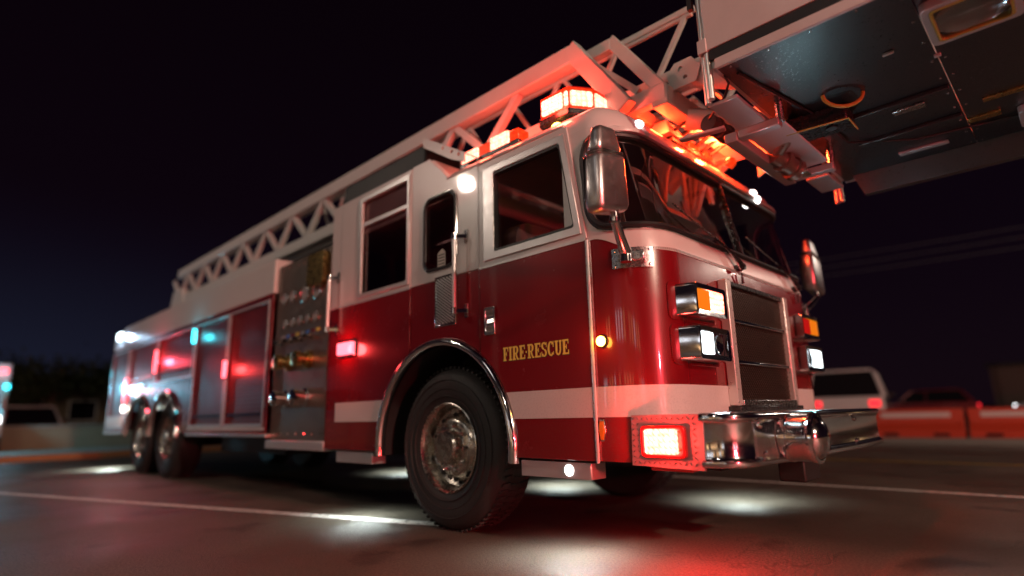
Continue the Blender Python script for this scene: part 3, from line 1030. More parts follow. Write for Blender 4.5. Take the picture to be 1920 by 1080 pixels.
# ---- lamp clusters on the nose
def cluster(s, z0, z1, upper):
    """chrome bezel standing off the nose; s = -1 right side of the engine, +1 left"""
    yo, yi = 0.972, 0.612
    Y = lambda a: s * a
    sm = ST / 2
    m = MB()
    m.plate(rrect(-1.045, -0.560, z0 - 0.020, z1 + 0.014, 0.035, 5), [], lambda y, z, t: S(sm - s * y, z, t), 0.001, 0.010)
    base = m.build("lamp_base", 'red', T, 0.003)
    m = MB()
    L = rrect(-yo, -yi, z0, z1, 0.020, 4)
    I = rrect(-yo + 0.030, -yi - 0.026, z0 + 0.030, z1 - 0.028, 0.012, 4)
    P = lambda p, x: V((x, -s * p[0], p[1]))
    Lb = [(p[0] * 1.0 - (0.03 if p[0] < -0.8 else 0), p[1]) for p in L]
    xb = lambda p: (-0.07 if p[0] < -0.9 else 0.004)
    m.bridge([P(p, xb(p)) for p in Lb], [P(p, 0.090) for p in L])
    m.bridge([P(p, 0.090) for p in L], [P((p[0] * 0.995 - 0.002, p[1] + (0.004 if p[1] < (z0 + z1) / 2 else -0.004)), 0.102) for p in L])
    m.bridge([P((p[0] * 0.995 - 0.002, p[1] + (0.004 if p[1] < (z0 + z1) / 2 else -0.004)), 0.102) for p in L], [P(p, 0.098) for p in I])
    m.bridge([P(p, 0.098) for p in I], [P(p, 0.070) for p in I])
    m.face([P(p, 0.070) for p in I])
    m.build("lamp_bezel", 'chrome', base)
    ym = 0.792
    for k, (a, b) in enumerate(((yo - 0.034, ym + 0.004), (ym - 0.004, yi + 0.030))):
        m = MB()
        m.plate(rrect(-a, -b, z0 + 0.034, z1 - 0.032, 0.008, 3), [], lambda y, z, t: V((t, -s * y, z)), 0.071, 0.094)
        if upper:
            mat = 'amber' if k == 0 else ('redhot' if s < 0 else 'redlens')
            nm = "indicator_lens" if k == 0 else "warning_lens"
        else:
            mat = 'whitehot' if k == 0 else 'clear'
            if k == 1:
                mb = MB(); mb.plate(rrect(-a, -b, z0 + 0.034, z1 - 0.032, 0.008, 3), [], lambda y, z, t: V((t, -s * y, z)), 0.0705, 0.0725)
                mb.build("headlight_back", 'interior', base)
            nm = "headlight_lens"
        m.build(nm, mat, base, 0.006)
        if not upper and k == 1:
            m = MB()
            m.lathe((0.071, s * (a + b) / 2, (z0 + z1) / 2), (1, 0, 0), [(0.0, 0.003), (0.03, 0.004), (0.050, 0.010), (0.053, 0.012)], 20)
            m.build("headlight_reflector", 'chrome', base)


for y in (-0.85, 0.85):
    lamp("headlight_light", (0.16, y, 1.09), (0.50, 0.88, 1.0), 13.0, 0.07, T, 172, (1, 0, 0), 0.3)
cluster(1, 1.235, 1.410, True)
cluster(1, 1.000, 1.182, False)
cluster(-1, 1.235, 1.410, True)
cluster(-1, 1.000, 1.182, False)

# ---- bumper
BW = 1.238
BR, BF = 0.19, 0.375
bp = [(0.195, -BW)]
for i in range(1, 11):
    a = -PI / 2 + PI / 2 * i / 10
    bp.append((0.20 + (BF - 0.20) * math.cos(a), -BW + BR + BR * math.sin(a)))
hb = bp[:]
for y in (-0.75, -0.5, -0.25, 0, 0.25, 0.5, 0.75):
    bp.append((BF + 0.035 * (1 - (y / (BW - BR)) ** 2), y))
bp += [(x, -y) for x, y in reversed(hb)]


def BP(i, d):
    i = int(i)
    a, b = V((*bp[max(i - 1, 0)], 0)), V((*bp[min(i + 1, len(bp) - 1)], 0))
    t = (b - a).normalized()
    n = V((t.y, -t.x, 0))
    return V((*bp[i], 0)) + n * d


bprof = [(-0.05, 0.500), (-0.012, 0.492), (0.006, 0.494), (0.012, 0.503), (0.010, 0.518), (-0.004, 0.526), (-0.008, 0.54), (-0.008, 0.680), (-0.004, 0.694), (0.008, 0.700), (0.010, 0.716), (0.004, 0.728), (-0.010, 0.733), (-0.07, 0.733)]
m = MB()
m.grid(lambda i, v: BP(i, bprof[int(v)][0]) + V((0, 0, bprof[int(v)][1])), list(range(len(bp))), list(range(len(bprof))))
bump = m.build("bumper", 'chrome', T, angle=50)
m = MB()
m.plate([(-0.05, -1.2)] + [(p[0] - 0.06, p[1] * 0.96) for p in bp] + [(-0.05, 1.2)], [], lambda x, y, t: V((x, y, t)), 0.715, 0.725)
m.build("bumper_deck", 'tread', bump)
for s in (-1, 1):
    m = MB()
    f = lambda x, z, t: V((x, s * (BW - 0.012 + t), z))
    m.plate([(-0.178, 0.490), (0.205, 0.478), (0.212, 0.730), (-0.168, 0.730)], [], f, 0, 0.010)
    ep = m.build("tread_plate", 'treaddull', bump, 0.002)
    # raised lozenges in alternating directions
    m = MB()
    dx = 0.027
    for i in range(15):
        for j in range(10):
            x = -0.158 + i * dx; z = 0.506 + j * dx * 0.95
            if x > 0.192 or z > 0.712:
                continue
            if s < 0 and -0.124 < x < 0.142 and 0.516 < z < 0.694:
                continue
            a = PI / 4 if (i + j) % 2 == 0 else -PI / 4
            ca, sa = math.cos(a), math.sin(a)
            l, wd = 0.0150, 0.0036
            pts = [(-l, 0), (0, -wd), (l, 0), (0, wd)]
            base = [f(x + p[0] * ca - p[1] * sa, z + p[0] * sa + p[1] * ca, 0.0102) for p in pts]
            top = [f(x + (p[0] * ca - p[1] * sa) * 0.6, z + (p[0] * sa + p[1] * ca) * 0.6, 0.0148) for p in pts]
            m.face(top)
            for q in range(4):
                m.face([base[q], base[(q + 1) % 4], top[(q + 1) % 4], top[q]])
    tag(m.build("tread_lozenge", 'chrome', ep), kind="stuff")
    if s < 0:
        m = MB()
        m.plate(rrect(-0.108, 0.128, 0.530, 0.680, 0.022, 5), [rrect(-0.090, 0.110, 0.546, 0.664, 0.016, 5)], f, 0.010, 0.036)
        m.build("strobe_frame", 'redlens', ep, 0.005)
        m = MB()
        m.plate(rrect(-0.089, 0.085, 0.547, 0.663, 0.015, 5), [], f, 0.012, 0.030)
        m.build("strobe_lens", 'redhot', ep, 0.006)
        m = MB()
        m.plate([(0.086, 0.560), (0.109, 0.575), (0.109, 0.640), (0.086, 0.655)], [], f, 0.012, 0.024)
        m.build("strobe_reflector", 'redglow', ep)
        lamp("bumper_strobe_light", (0.01, -BW - 0.11, 0.605), (1.0, 0.03, 0.022), 15.0, 0.05, ep)
m = MB(); m.box(-0.12, 0.10, -1.16, -1.10, 0.462, 0.488)  # added red lamp, no fixture known here; reddens the ground below the bumper
ug = m.build("added_red_glow_box", 'redlens', bump, 0.004)
lamp("added_red_glow_light", (-0.01, -1.13, 0.445), (1.0, 0.03, 0.03), 50.0, 0.03, ug, 165, (0, 0, -1), 0.4)
# siren on the bumper face
so = V((0.335, -0.72, 0.605))
m = MB()
m.lathe(so, (1, 0, 0), [(0.0, 0), (0.10, 0.0), (0.108, 0.01), (0.108, 0.05), (0.116, 0.055), (0.116, 0.075), (0.108, 0.08), (0.108, 0.165), (0.120, 0.172), (0.124, 0.184), (0.118, 0.196), (0.104, 0.199)], 36)
sir = m.build("siren", 'chrome', bump)
m = MB()
m.lathe(so + V((0.188, 0, 0)), (1, 0, 0), [(0.104, 0.0), (0.095, 0.016), (0.07, 0.036), (0.035, 0.048), (0, 0.052)], 32)
m.build("siren_dome", 'chrome', sir)
for i in range(10):
    m = MB()
    r = 0.1085
    m.lathe(so + V((0.086 + i * 0.0075, 0, 0)), (1, 0, 0), [(r, 0), (r + 0.003, 0.0015), (r, 0.003)], 32)
    m.build("siren_fin", 'chrome', sir)
for (y, z) in ((-1.0, 0.70), (-0.97, 0.51), (-0.5, 0.51), (-0.45, 0.70), (0.4, 0.70), (0.4, 0.51)):
    xx = BF + 0.035 * (1 - (y / (BW - BR)) ** 2) - 0.008
    m = MB(); m.lathe((xx, y, z + (-0.03 if z > 0.6 else 0.035)), (1, 0, 0), [(0.013, 0), (0.013, 0.006), (0.006, 0.012), (0, 0.013)], 10)
    m.build("bumper_bolt", 'chrome', bump)
m = MB(); m.box(0.20, 0.34, -0.40, -0.16, 0.36, 0.49)
m.build("tow_bracket", 'chassis', bump, 0.01)

# ---- side marker lamp, reflector
m = MB(); m.lathe((-0.325, -W, 1.117), (0, -1, 0), [(0.034, 0), (0.034, 0.010), (0.028, 0.014)], 20)
mk = m.build("marker_lamp", 'rubber', T)
m = MB(); m.lathe((-0.325, -W - 0.010, 1.117), (0, -1, 0), [(0.027, 0), (0.027, 0.012), (0.02, 0.021), (0.008, 0.026), (0, 0.027)], 20)
m.build("marker_lens", 'amberhot', mk)
lamp("marker_lamp_light", (-0.325, -W - 0.07, 1.117), (1.0, 0.42, 0.05), 0.9, 0.03, mk)
m = MB()
m.plate([(-0.378, 0.655), (-0.365, 0.600), (-0.345, 0.600), (-0.332, 0.655), (-0.340, 0.710), (-0.368, 0.710)], [], sidef, 0.0, 0.008)
rf = m.build("side_reflector", 'chrome', T, 0.002)
m = MB()
m.plate([(-0.371, 0.655), (-0.361, 0.608), (-0.349, 0.608), (-0.339, 0.655), (-0.345, 0.702), (-0.364, 0.702)], [], sidef, 0.0082, 0.013)
m.build("reflector_lens", 'amberdim', rf)

# ---- mirrors
def mirror(s):
    F = lambda x, y, z: V((x, s * y, z))

    def shell(x0, x1, y0, y1, z0, z1, r, tx, ty, name, parent, dz=0.0):
        m = MB()
        rows = []
        for (z, q, sh) in ((z0, 0.72, 0), (z0 + 0.012, 0.90, 0), (z0 + 0.035, 1.0, 0), ((z0 + z1) / 2, 1.0, 0.5), (z1 - 0.03, 1.0, 1), (z1 - 0.01, 0.93, 1), (z1, 0.74, 1)):
            cx, cy = (x0 + x1) / 2, (y0 + y1) / 2
            wx, wy = (x1 - x0) / 2 * q * (1 - tx * sh), (y1 - y0) / 2 * q * (1 - ty * sh)
            rows.append([F(a, b, z + dz * (b - cy)) for a, b in rrect(cx - wx, cx + wx, cy - wy, cy + wy, r * q, 5)])
        for A, B in zip(rows[:-1], rows[1:]):
            m.bridge(A, B)
        m.face(rows[0]); m.face(rows[-1])
        return m.build(name, 'chromesoft', parent, angle=60)
    hx0, hx1 = -0.105, 0.002
    head = shell(hx0, hx1, -1.625, -1.365, 1.700, 2.005, 0.035, 0.06, 0.06, "mirror_housing", T, 0.20)
    shell(hx0 + 0.012, hx1 - 0.012, -1.600, -1.392, 2.002, 2.150, 0.030, 0.25, 0.16, "mirror_cap", head, 0.15)
    m = MB()
    for z in (1.998, 2.008):
        m.tube([F(a, b, z + 0.18 * (b + 1.495)) for a, b in rrect(hx0 + 0.004, hx1 - 0.004, -1.612, -1.378, 0.035, 5)], 0.005, 6, closed=True)
    m.build("mirror_band", 'chrome', head)
    m = MB()
    m.plate(rrect(-1.605, -1.385, 1.73, 1.985, 0.03, 5), [], lambda y, z, t: F(t, y, z), hx0 - 0.004, hx0 - 0.001)
    m.build("mirror_glass", 'chrome', head)
    m = MB()
    m.tube([F(-0.035, -1.475, 1.735), F(-0.030, -1.475, 1.66)], 0.024, 14)
    m.tube([F(-0.030, -1.475, 1.675), F(-0.032, -1.474, 1.655)], 0.028, 14)
    m.tube([F(-0.030, -1.475, 1.66), F(-0.055, -1.40, 1.60), F(-0.085, -1.315, 1.545)], [0.022, 0.026, 0.032], 12)
    m.tube([F(-0.085, -1.315, 1.555), F(-0.085, -1.315, 1.49)], 0.029, 14)
    arm = m.build("mirror_arm", 'chrome', head)
    m = MB()
    sx = lambda q: q if s > 0 else ST - q
    m.grid(lambda q, z: S(sx(q), z, 0.010), [0.315 + 0.215 * i / 10 for i in range(11)], [1.495, 1.52, 1.58, 1.605])
    m.bridge([S(sx(0.315 + 0.215 * i / 10), z, 0.010) for z in (1.495,) for i in range(11)], [S(sx(0.315 + 0.215 * i / 10), 1.495, 0.0) for i in range(11)], closed=False)
    m.bridge([S(sx(0.315 + 0.215 * i / 10), 1.605, 0.010) for i in range(11)], [S(sx(0.315 + 0.215 * i / 10), 1.605, 0.0) for i in range(11)], closed=False)
    for q in (0.315, 0.53):
        m.face([S(sx(q), 1.495, 0.0), S(sx(q), 1.605, 0.0), S(sx(q), 1.605, 0.010), S(sx(q), 1.495, 0.010)])
    brk = m.build("mirror_bracket", 'steel', T)
    m = MB()
    c0, c1 = 0.355, 0.49
    bot = [S(sx(c0), 1.515, 0.01), S(sx(c1), 1.515, 0.01), S(sx(c1 - 0.02), 1.515, 0.085), S(sx(c0 + 0.02), 1.515, 0.085)]
    top = [p + V((0, 0, 0.055)) for p in bot]
    m.hexa(bot + top)
    m.build("bracket_block", 'steel', brk, 0.006)
    for q in (0.335, 0.512):
        for z in (1.508, 1.592):
            p = S(sx(q), z, 0.009); nn = O(sx(q))[2]
            m = MB(); m.lathe(p, nn, [(0.009, 0), (0.009, 0.003), (0.006, 0.007), (0, 0.008)], 12)
            m.build("bracket_bolt", 'chrome', brk)


mirror(1)
mirror(-1)

# ---- wipers
def wiper(y):
    s0 = ST / 2 + y
    m = MB()
    a = S(s0, 1.625, 0.03)
    m.tube([S(s0, 1.63, 0.0), S(s0, 1.63, 0.055)], 0.020, 12)
    m.tube([S(s0 + 0.035, 1.625, 0.012), S(s0 - 0.04, 1.625, 0.012)], 0.016, 8)
    m.tube([S(s0, 1.63, 0.045), S(s0 - 0.10, 1.70, 0.045), S(s0 - 0.28, 1.775, 0.035)], [0.018, 0.010, 0.007], 8)
    wp = m.build("wiper", 'black', T)
    m = MB()
    m.tube([S(s0 - 0.02, 1.61, 0.03), S(s0 - 0.06, 1.67, 0.03), S(s0 - 0.11, 1.735, 0.025)], 0.006, 6)
    m.build("wiper_arm", 'steel', wp)
    m = MB()
    m.tube([S(s0 - 0.28, 1.775, 0.033), S(s0 - 0.48, 1.835, 0.026), S(s0 - 0.70, 1.905, 0.022)], 0.0065, 8)
    m.build("wiper_blade", 'steel', wp)
    m = MB()
    m.tube([S(s0 + 0.02, 1.60, 0.02), S(s0 + 0.035, 1.53, 0.02), S(s0 + 0.01, 1.525, 0.02), S(s0 - 0.01, 1.59, 0.03)], 0.005, 6)
    m.build("washer_hose", 'rubber', wp)
wiper(-0.17)
wiper(0.83)

# ---- clearance lamps on the brow
for (y, z) in ((-0.93, 2.43), (0.72, 2.43), (0.62, 2.325)):
    p = S(ST / 2 + y * 1.0, z, 0.0) if z > 2.36 else S(ST / 2 + y, z, 0.035)
    nn = (O(ST / 2 + y)[2] * 0.45 + V((0, 0, 1.0 if z > 2.36 else -0.2))).normalized()
    m = MB(); m.lathe(p - nn * 0.006, nn, [(0.030, 0), (0.030, 0.008), (0.026, 0.018), (0.014, 0.026), (0, 0.029)], 18)
    m.build("clearance_lamp", 'marker', T)

# ---- wheels, arch
def wheel(cx, s, name="wheel", steer=False):
    o = V((cx, s * 1.155, 0.54)); ax = V((0, s, 0))
    m = MB()
    prof = [(0.285, -0.02), (0.31, 0.0), (0.36, 0.010), (0.43, 0.014), (0.49, 0.004), (0.515, -0.018), (0.535, -0.05), (0.54, -0.09), (0.54, -0.24), (0.535, -0.28), (0.50, -0.32), (0.285, -0.30)]
    m.lathe(o, ax, prof, 64)
    wh = m.build(name, 'tyre', T)
    m = MB()
    for i in range(72):
        a = 2 * PI * i / 72
        for (t0, t1, sk) in ((-0.035, -0.10, 0.02), (-0.115, -0.18, -0.02), (-0.195, -0.26, 0.02)):
            c, c2 = a, a + sk
            p = lambda an, t, r: o + ax * t + V((math.cos(an), 0, math.sin(an))) * r
            da = 0.030
            m.hexa([p(c, t0, .535), p(c + da, t0, .535), p(c2 + da, t1, .535), p(c2, t1, .535), p(c, t0, .549), p(c + da, t0, .549), p(c2 + da, t1, .549), p(c2, t1, .549)])
    tag(m.build("tread_block", 'tyre', wh, smooth=False), kind="stuff")
    for rr in (0.345, 0.395, 0.455):
        m = MB(); m.tube([o + ax * (0.0135 if rr < 0.4 else 0.0125) + V((math.cos(2 * PI * i / 60), 0, math.sin(2 * PI * i / 60))) * rr for i in range(60)], 0.004, 6, closed=True)
        m.build("sidewall_ring", 'tyre', wh)
    m = MB()
    m.lathe(o, ax, [(0.300, 0.002), (0.292, 0.006), (0.284, -0.004), (0.272, -0.03), (0.258, -0.09), (0.225, -0.105), (0.195, -0.055), (0.175, -0.045), (0.13, -0.045), (0.118, -0.040), (0.115, 0.02), (0.10, 0.035), (0.0, 0.038)], 48)
    m.build("rim", 'rim', wh)
    for i in range(10):
        a = 2 * PI * i / 10
        m = MB(); m.lathe(o + ax * -0.046 + V((math.cos(a), 0, math.sin(a))) * 0.152, ax, [(0.016, 0), (0.016, 0.025), (0.010, 0.036), (0, 0.037)], 6)
        m.build("lug_nut", 'chrome', wh)
        m = MB(); m.lathe(o + ax * -0.084 + V((math.cos(a + .31), 0, math.sin(a + .31))) * 0.217, (ax + V((math.cos(a + .31), 0, math.sin(a + .31))) * -0.9), [(0.021, 0), (0.021, 0.012), (0.0, 0.0121)], 12)
        m.build("hand_hole", 'dark', wh)
    return wh


for s in (-1, 1):
    wheel(AX, s)
for cx in (-7.9, -9.25):
    wheel(cx, -1)
    wheel(cx, 1)


def arch(cx, r0, r1, a0, a1, parent, mat='chrome'):
    m = MB()
    prof = [(r0, -0.02), (r0, 0.030), (r0 + 0.010, 0.042), ((r0 + r1) / 2, 0.046), (r1 - 0.008, 0.036), (r1, 0.014), (r1, 0.0)]
    m.grid(lambda a, v: V((cx + prof[int(v)][0] * math.cos(a), -W - prof[int(v)][1], AZ + prof[int(v)][0] * math.sin(a))), [a0 + (a1 - a0) * i / 40 for i in range(41)], list(range(len(prof))))
    return m.build("wheel_arch", mat, parent, angle=60)


arch(AX, 0.685, 0.742, -0.10, PI + 0.10, T)
m = MB()
m.grid(lambda a, y: V((AX + 0.70 * math.cos(a), y, AZ + 0.70 * math.sin(a))), [-0.1 + (PI + 0.2) * i / 24 for i in range(25)], [-W + 0.01, -0.72])
m.plate(arc_pts(-0.1, PI + 0.1, 24), [], lambda x, z, t: V((x, t, z)), -0.72, -0.71)
m.build("wheel_well", 'dark', T)

# ---- under the cab: chassis, step, tank
m = MB()
for y in (-0.45, 0.45):
    m.box(-11.2, -0.06, y - 0.05, y + 0.05, 0.58, 0.82)
m.box(-1.0, -0.02, -0.62, 0.62, 0.42, 0.58)
m.tube([(AX, -1.0, 0.54), (AX, 1.0, 0.54)], 0.09, 12)
for cx in (-7.9, -9.25):
    m.tube([(cx, -1.0, 0.54), (cx, 1.0, 0.54)], 0.13, 12)
m.box(-6.4, -4.6, -0.95, 0.95, 0.40, 0.62)
m.box(-7.0, -3.3, -0.35, 0.35, 0.45, 0.58)
m.build("chassis_frame", 'chassis', T)
m = MB()
m.plate([(-0.96, 0.40), (-0.45, 0.40), (-0.45, 0.488), (-0.96, 0.488)], [], sidef, -0.14, -0.01)
stp = m.build("entry_step", 'tread', T, 0.006)
m = MB(); m.lathe((-0.60, -W + 0.012, 0.445), (0, -1, 0), [(0.030, 0), (0.030, 0.006), (0.012, 0.014), (0, 0.015)], 16)
m.build("step_lamp", 'marker', stp)
for (x, y) in ((-0.62, -1.16), (-2.70, -1.16), (-0.75, 1.20), (-2.7, 1.20), (-11.0, -1.16), (-5.6, 1.2)):
    lamp("ground_light", (x, y, 0.395), (0.84, 1.0, 0.96), 110.0 if x < -10 else 52.0, 0.03, stp, 140, (0, 0.12 * (1 if y > 0 else -1), -1), 0.8)
m = MB()
m.plate([(-3.10, 0.40), (-2.55, 0.40), (-2.55, 0.488), (-3.10, 0.488)], [], sidef, -0.14, -0.01)
m.build("entry_step", 'tread', T, 0.006)

# ---- roof light bars
def strobe_box(pts, z0, z1, mat, parent, name="strobe_lens", bev=0.006):
    m = MB()
    m.plate(pts, [], lambda x, y, t: V((x, y, t)), z0, z1)
    return m.build(name, mat, parent, bev)


m = MB()
m.plate([(-0.86, -1.06), (-0.60, -1.06), (-0.50, -0.90), (-0.50, 0.90), (-0.60, 1.06), (-0.86, 1.06), (-0.90, 0.95), (-0.90, -0.95)], [], lambda x, y, t: V((x, y, t)), 2.62, 2.67)
for y in (-0.75, 0.75):
    m.box(-0.80, -0.58, y - 0.05, y + 0.05, 2.565, 2.62)
lb = m.build("light_bar", 'black', T, 0.01)
# near end module: red moulding with lit panels in its flank and its slanted corner
strobe_box([(-0.85, -1.045), (-0.61, -1.045), (-0.515, -0.90), (-0.515, -0.70), (-0.87, -0.70), (-0.87, -0.98)], 2.672, 2.825, 'redglow', lb, "lens_cover")
def hot_panel(p, q, z0, z1, parent):
    p, q = V((*p, 0)), V((*q, 0)); d = (q - p).normalized(); n_ = V((d.y, -d.x, 0))
    m = MB()
    m.plate(rrect(0, (q - p).length, z0, z1, 0.014, 3), [], lambda a_, z, t: p + d * a_ + n_ * t + V((0, 0, z)), 0.001, 0.010)
    return m.build("strobe_lens", 'redhot', parent, 0.003)
hot_panel((-0.835, -1.045), (-0.655, -1.045), 2.690, 2.800, lb)
hot_panel((-0.640, -1.045), (-0.612, -1.045), 2.690, 2.795, lb)
hot_panel((-0.605, -1.037), (-0.520, -0.908), 2.690, 2.795, lb)
hot_panel((-0.515, -0.895), (-0.515, -0.735), 2.690, 2.795, lb)
strobe_box([(-0.82, -1.02), (-0.62, -1.02), (-0.53, -0.89), (-0.53, -0.72), (-0.84, -0.72)], 2.827, 2.845, 'redlens', lb, "lens_cap")
for k in range(6):
    y = -0.60 + k * 0.24
    strobe_box([(-0.84, y - 0.09), (-0.505, y - 0.09), (-0.505, y + 0.10), (-0.84, y + 0.10)], 2.672, 2.79, 'redlens' if k % 2 else 'redglow', lb)
strobe_box([(-0.86, 0.85), (-0.52, 0.85), (-0.60, 1.05), (-0.86, 1.05)], 2.672, 2.79, 'redlens', lb)
lamp("light_bar_light", (-0.72, -1.15, 2.74), (1.0, 0.06, 0.032), 16.9, 0.06, lb)
lamp("light_bar_light", (-0.40, -0.72, 2.74), (1.0, 0.06, 0.032), 33.8, 0.06, lb)
lamp("light_bar_light", (-0.72, -0.85, 2.86), (1.0, 0.06, 0.032), 18.2, 0.06, lb)
# second bar along the roof edge
m = MB()
m.box(-1.66, -1.04, -1.07, -0.93, 2.575, 2.615)
lb2 = m.build("side_light_bar", 'black', T, 0.006)
strobe_box([(-1.645, -1.065), (-1.47, -1.065), (-1.47, -0.95), (-1.645, -0.95)], 2.617, 2.70, 'redhot', lb2)
strobe_box([(-1.33, -1.065), (-1.15, -1.065), (-1.15, -0.95), (-1.33, -0.95)], 2.617, 2.715, 'redhot', lb2)
strobe_box([(-1.46, -1.06), (-1.34, -1.06), (-1.34, -0.95), (-1.46, -0.95)], 2.617, 2.70, 'redglow', lb2, "lens_cover")
strobe_box([(-1.14, -1.06), (-1.05, -1.06), (-1.05, -0.95), (-1.14, -0.95)], 2.617, 2.70, 'redglow', lb2, "lens_cover")
lamp("side_bar_light", (-1.56, -1.0, 2.79), (1.0, 0.07, 0.03), 7.0, 0.05, lb2)
lamp("side_bar_light", (-1.24, -1.0, 2.80), (1.0, 0.07, 0.03), 7.0, 0.05, lb2)
m = MB(); m.lathe((-0.70, -1.06, 2.555), (0, -0.5, 0.87), [(0.036, -0.01), (0.036, 0.012), (0.028, 0.028), (0.012, 0.036), (0, 0.038)], 18)
m.build("amber_clearance_lamp", 'amberhot', T)
# strobes under the ladder, on the middle of the brow
m = MB(); m.box(-0.44, -0.28, -0.34, 0.34, 2.565, 2.60)
lb3 = m.build("brow_light_bar", 'black', T, 0.006)
for y in (-0.22, 0.0, 0.22):
    strobe_box([(-0.43, y - 0.08), (-0.285, y - 0.08), (-0.285, y + 0.08), (-0.43, y + 0.08)], 2.602, 2.655, 'redglow', lb3)
m = MB(); m.lathe((-0.02, -0.18, 2.682), (0, 0, -1), [(0, 0), (0.05, 0), (0.05, 0.03), (0.04, 0.045), (0, 0.05)], 18)  # added lamp: throws orange light on the header, hoses and windshield
m.build("added_ladder_glow", 'redglow', lb3)
lamp("added_ladder_light", (-0.165, -0.16, 2.63), (1.0, 0.045, 0.010), 34.0, 0.03, lb3)
m = MB(); m.lathe((-0.10, 0.14, 2.475), (0.8, 0, 0.6), [(0.04, -0.02), (0.04, 0.02), (0.03, 0.04), (0, 0.05)], 18)  # added beacon: its orange light feeds the header and windshield reflections
m.build("added_brow_glow", 'redglow', lb3)
lamp("added_brow_light", (-0.165, 0.14, 2.625), (1.0, 0.05, 0.010), 75.0, 0.03, lb3)
lamp("brow_bar_light", (-0.30, -0.45, 2.625), (1.0, 0.032, 0.006), 15, 0.05, lb3)
lamp("brow_bar_light", (-0.30, 0.40, 2.625), (1.0, 0.032, 0.006), 13, 0.05, lb3)

# ---- bracket with holes and cowl behind the side light bar
m = MB()
hol = [[(cx + 0.016 * math.cos(a), cz + 0.016 * math.sin(a)) for a in [2 * PI * i / 12 for i in range(12)]] for cx, cz in ((-1.70, 2.725), (-1.60, 2.664), (-1.52, 2.617))]
m.plate([(-1.95, 2.905), (-1.455, 2.610), (-1.455, 2.535), (-1.60, 2.60), (-1.95, 2.82)], hol, sidef, -0.03, -0.018)
m.hexa([(-1.95, -1.20, 2.893), (-1.455, -1.20, 2.598), (-1.455, -0.62, 2.598), (-1.95, -0.62, 2.893), (-1.95, -1.20, 2.905), (-1.455, -1.20, 2.610), (-1.455, -0.62, 2.610), (-1.95, -0.62, 2.905)])
m.build("roof_bracket", 'white', T)
m = MB(); m.box(-3.20, -1.96, -1.17, -0.80, 2.69, 2.87)
m.build("roof_box", 'chassis', T, 0.02)

# ---- aerial ladder
def rail(name, a, b, wd, ht, parent=None, mat='boom', bev=0.008):
    m = MB(); m.bar(a, b, wd, ht)
    return m.build(name, mat, parent if parent else T, bev)


XR = -9.6
for s in (-1, 1):
    # outermost section
    y = s * 0.72
    top = rail("ladder_handrail", (XR, y, 3.285), (-0.80, y, 3.285), 0.09, 0.145)
    m = MB(); m.bar((-0.815, y, 3.345), (-0.385, y, 2.70), 0.088, 0.125, (1, 0, 0))
    m.build("ladder_end_brace", 'boom', top, 0.008)
    bot = rail("ladder_base_rail", (XR, y, 2.80), (-0.46, y, 2.80), 0.09, 0.13, top)
    k = 0
    x = -1.35
    while x > XR + 0.4:
        m = MB(); m.bar((x, y, 3.22), (x - 0.38, y, 2.86), 0.05, 0.06); m.build("ladder_strut", 'boom', top)
        m = MB(); m.bar((x - 0.38, y, 2.86), (x - 0.76, y, 3.22), 0.05, 0.06); m.build("ladder_strut", 'boom', top)
        x -= 0.78
    # middle section
    y = s * 0.59
    top2 = rail("ladder_handrail", (-8.8, y, 3.315), (-0.54, y, 3.315), 0.06, 0.075)
    m = MB(); m.bar((-0.555, y, 3.345), (-0.185, y, 2.80), 0.06, 0.085, (1, 0, 0)); m.build("ladder_end_brace", 'boom', top2, 0.006)
    m = MB(); m.box(-0.80, -0.545, y - 0.034, y + 0.034, 3.265, 3.352); m.build("ladder_end_cap", 'boom', top2, 0.006)
    rail("ladder_base_rail", (-8.8, y, 2.775), (-0.15, y, 2.775), 0.07, 0.12, top2)
    m = MB(); m.bar((-0.74, y, 3.26), (-0.36, y, 2.86), 0.035, 0.045); m.build("ladder_strut", 'boom', top2)
    # fly section
    y = s * 0.45
    top3 = rail("ladder_handrail", (-8.2, y, 3.44), (0.02, y, 3.375), 0.05, 0.045)
    m = MB(); m.tube([(-8.2, y, 3.405), (0.0, y, 3.338)], 0.016, 8); m.build("ladder_rail_tube", 'boom', top3)
    rail("ladder_base_rail", (-8.2, y, 2.925), (0.36, y, 2.955), 0.055, 0.075, top3)
    m = MB(); m.bar((-8.0, y, 2.872), (0.33, y, 2.90), 0.045, 0.02); m.build("ladder_wear_strip", 'rubber', top3)
    rail("ladder_lower_chord", (-2.0, y, 2.83), (0.30, y, 2.86), 0.05, 0.075, top3)
    x = -0.30
    for k in range(9):
        m = MB(); m.bar((x, y, 2.97), (x + 0.255, y, 3.345), 0.030, 0.030); m.build("ladder_strut", 'boom', top3)
        if k:
            m = MB(); m.bar((x, y, 2.97), (x - 0.255, y, 3.36), 0.030, 0.030); m.build("ladder_strut", 'boom', top3)
        x -= 0.56
m = MB(); m.bar((-0.20, -0.62, 2.755), (-0.20, 0.62, 2.755), 0.12, 0.14)
cb = m.build("ladder_cross_beam", 'boom', T, 0.010)
m = MB(); m.bar((-0.46, -0.72, 2.775), (-0.46, 0.72, 2.775), 0.08, 0.10)
m.build("ladder_cross_beam", 'boom', T, 0.008)
x = -0.05
for i in range(16):
    m = MB(); m.tube([(x, -0.42, 2.93), (x, 0.42, 2.93)], 0.017, 8)
    m.build("ladder_rung", 'boom', cb)
    x -= 0.355
for x in (-9.0, -6.5, -4.0, -1.6):
    m = MB(); m.bar((x, -0.72, 2.79), (x, 0.72, 2.79), 0.08, 0.09); m.build("ladder_cross_beam", 'boom', T)
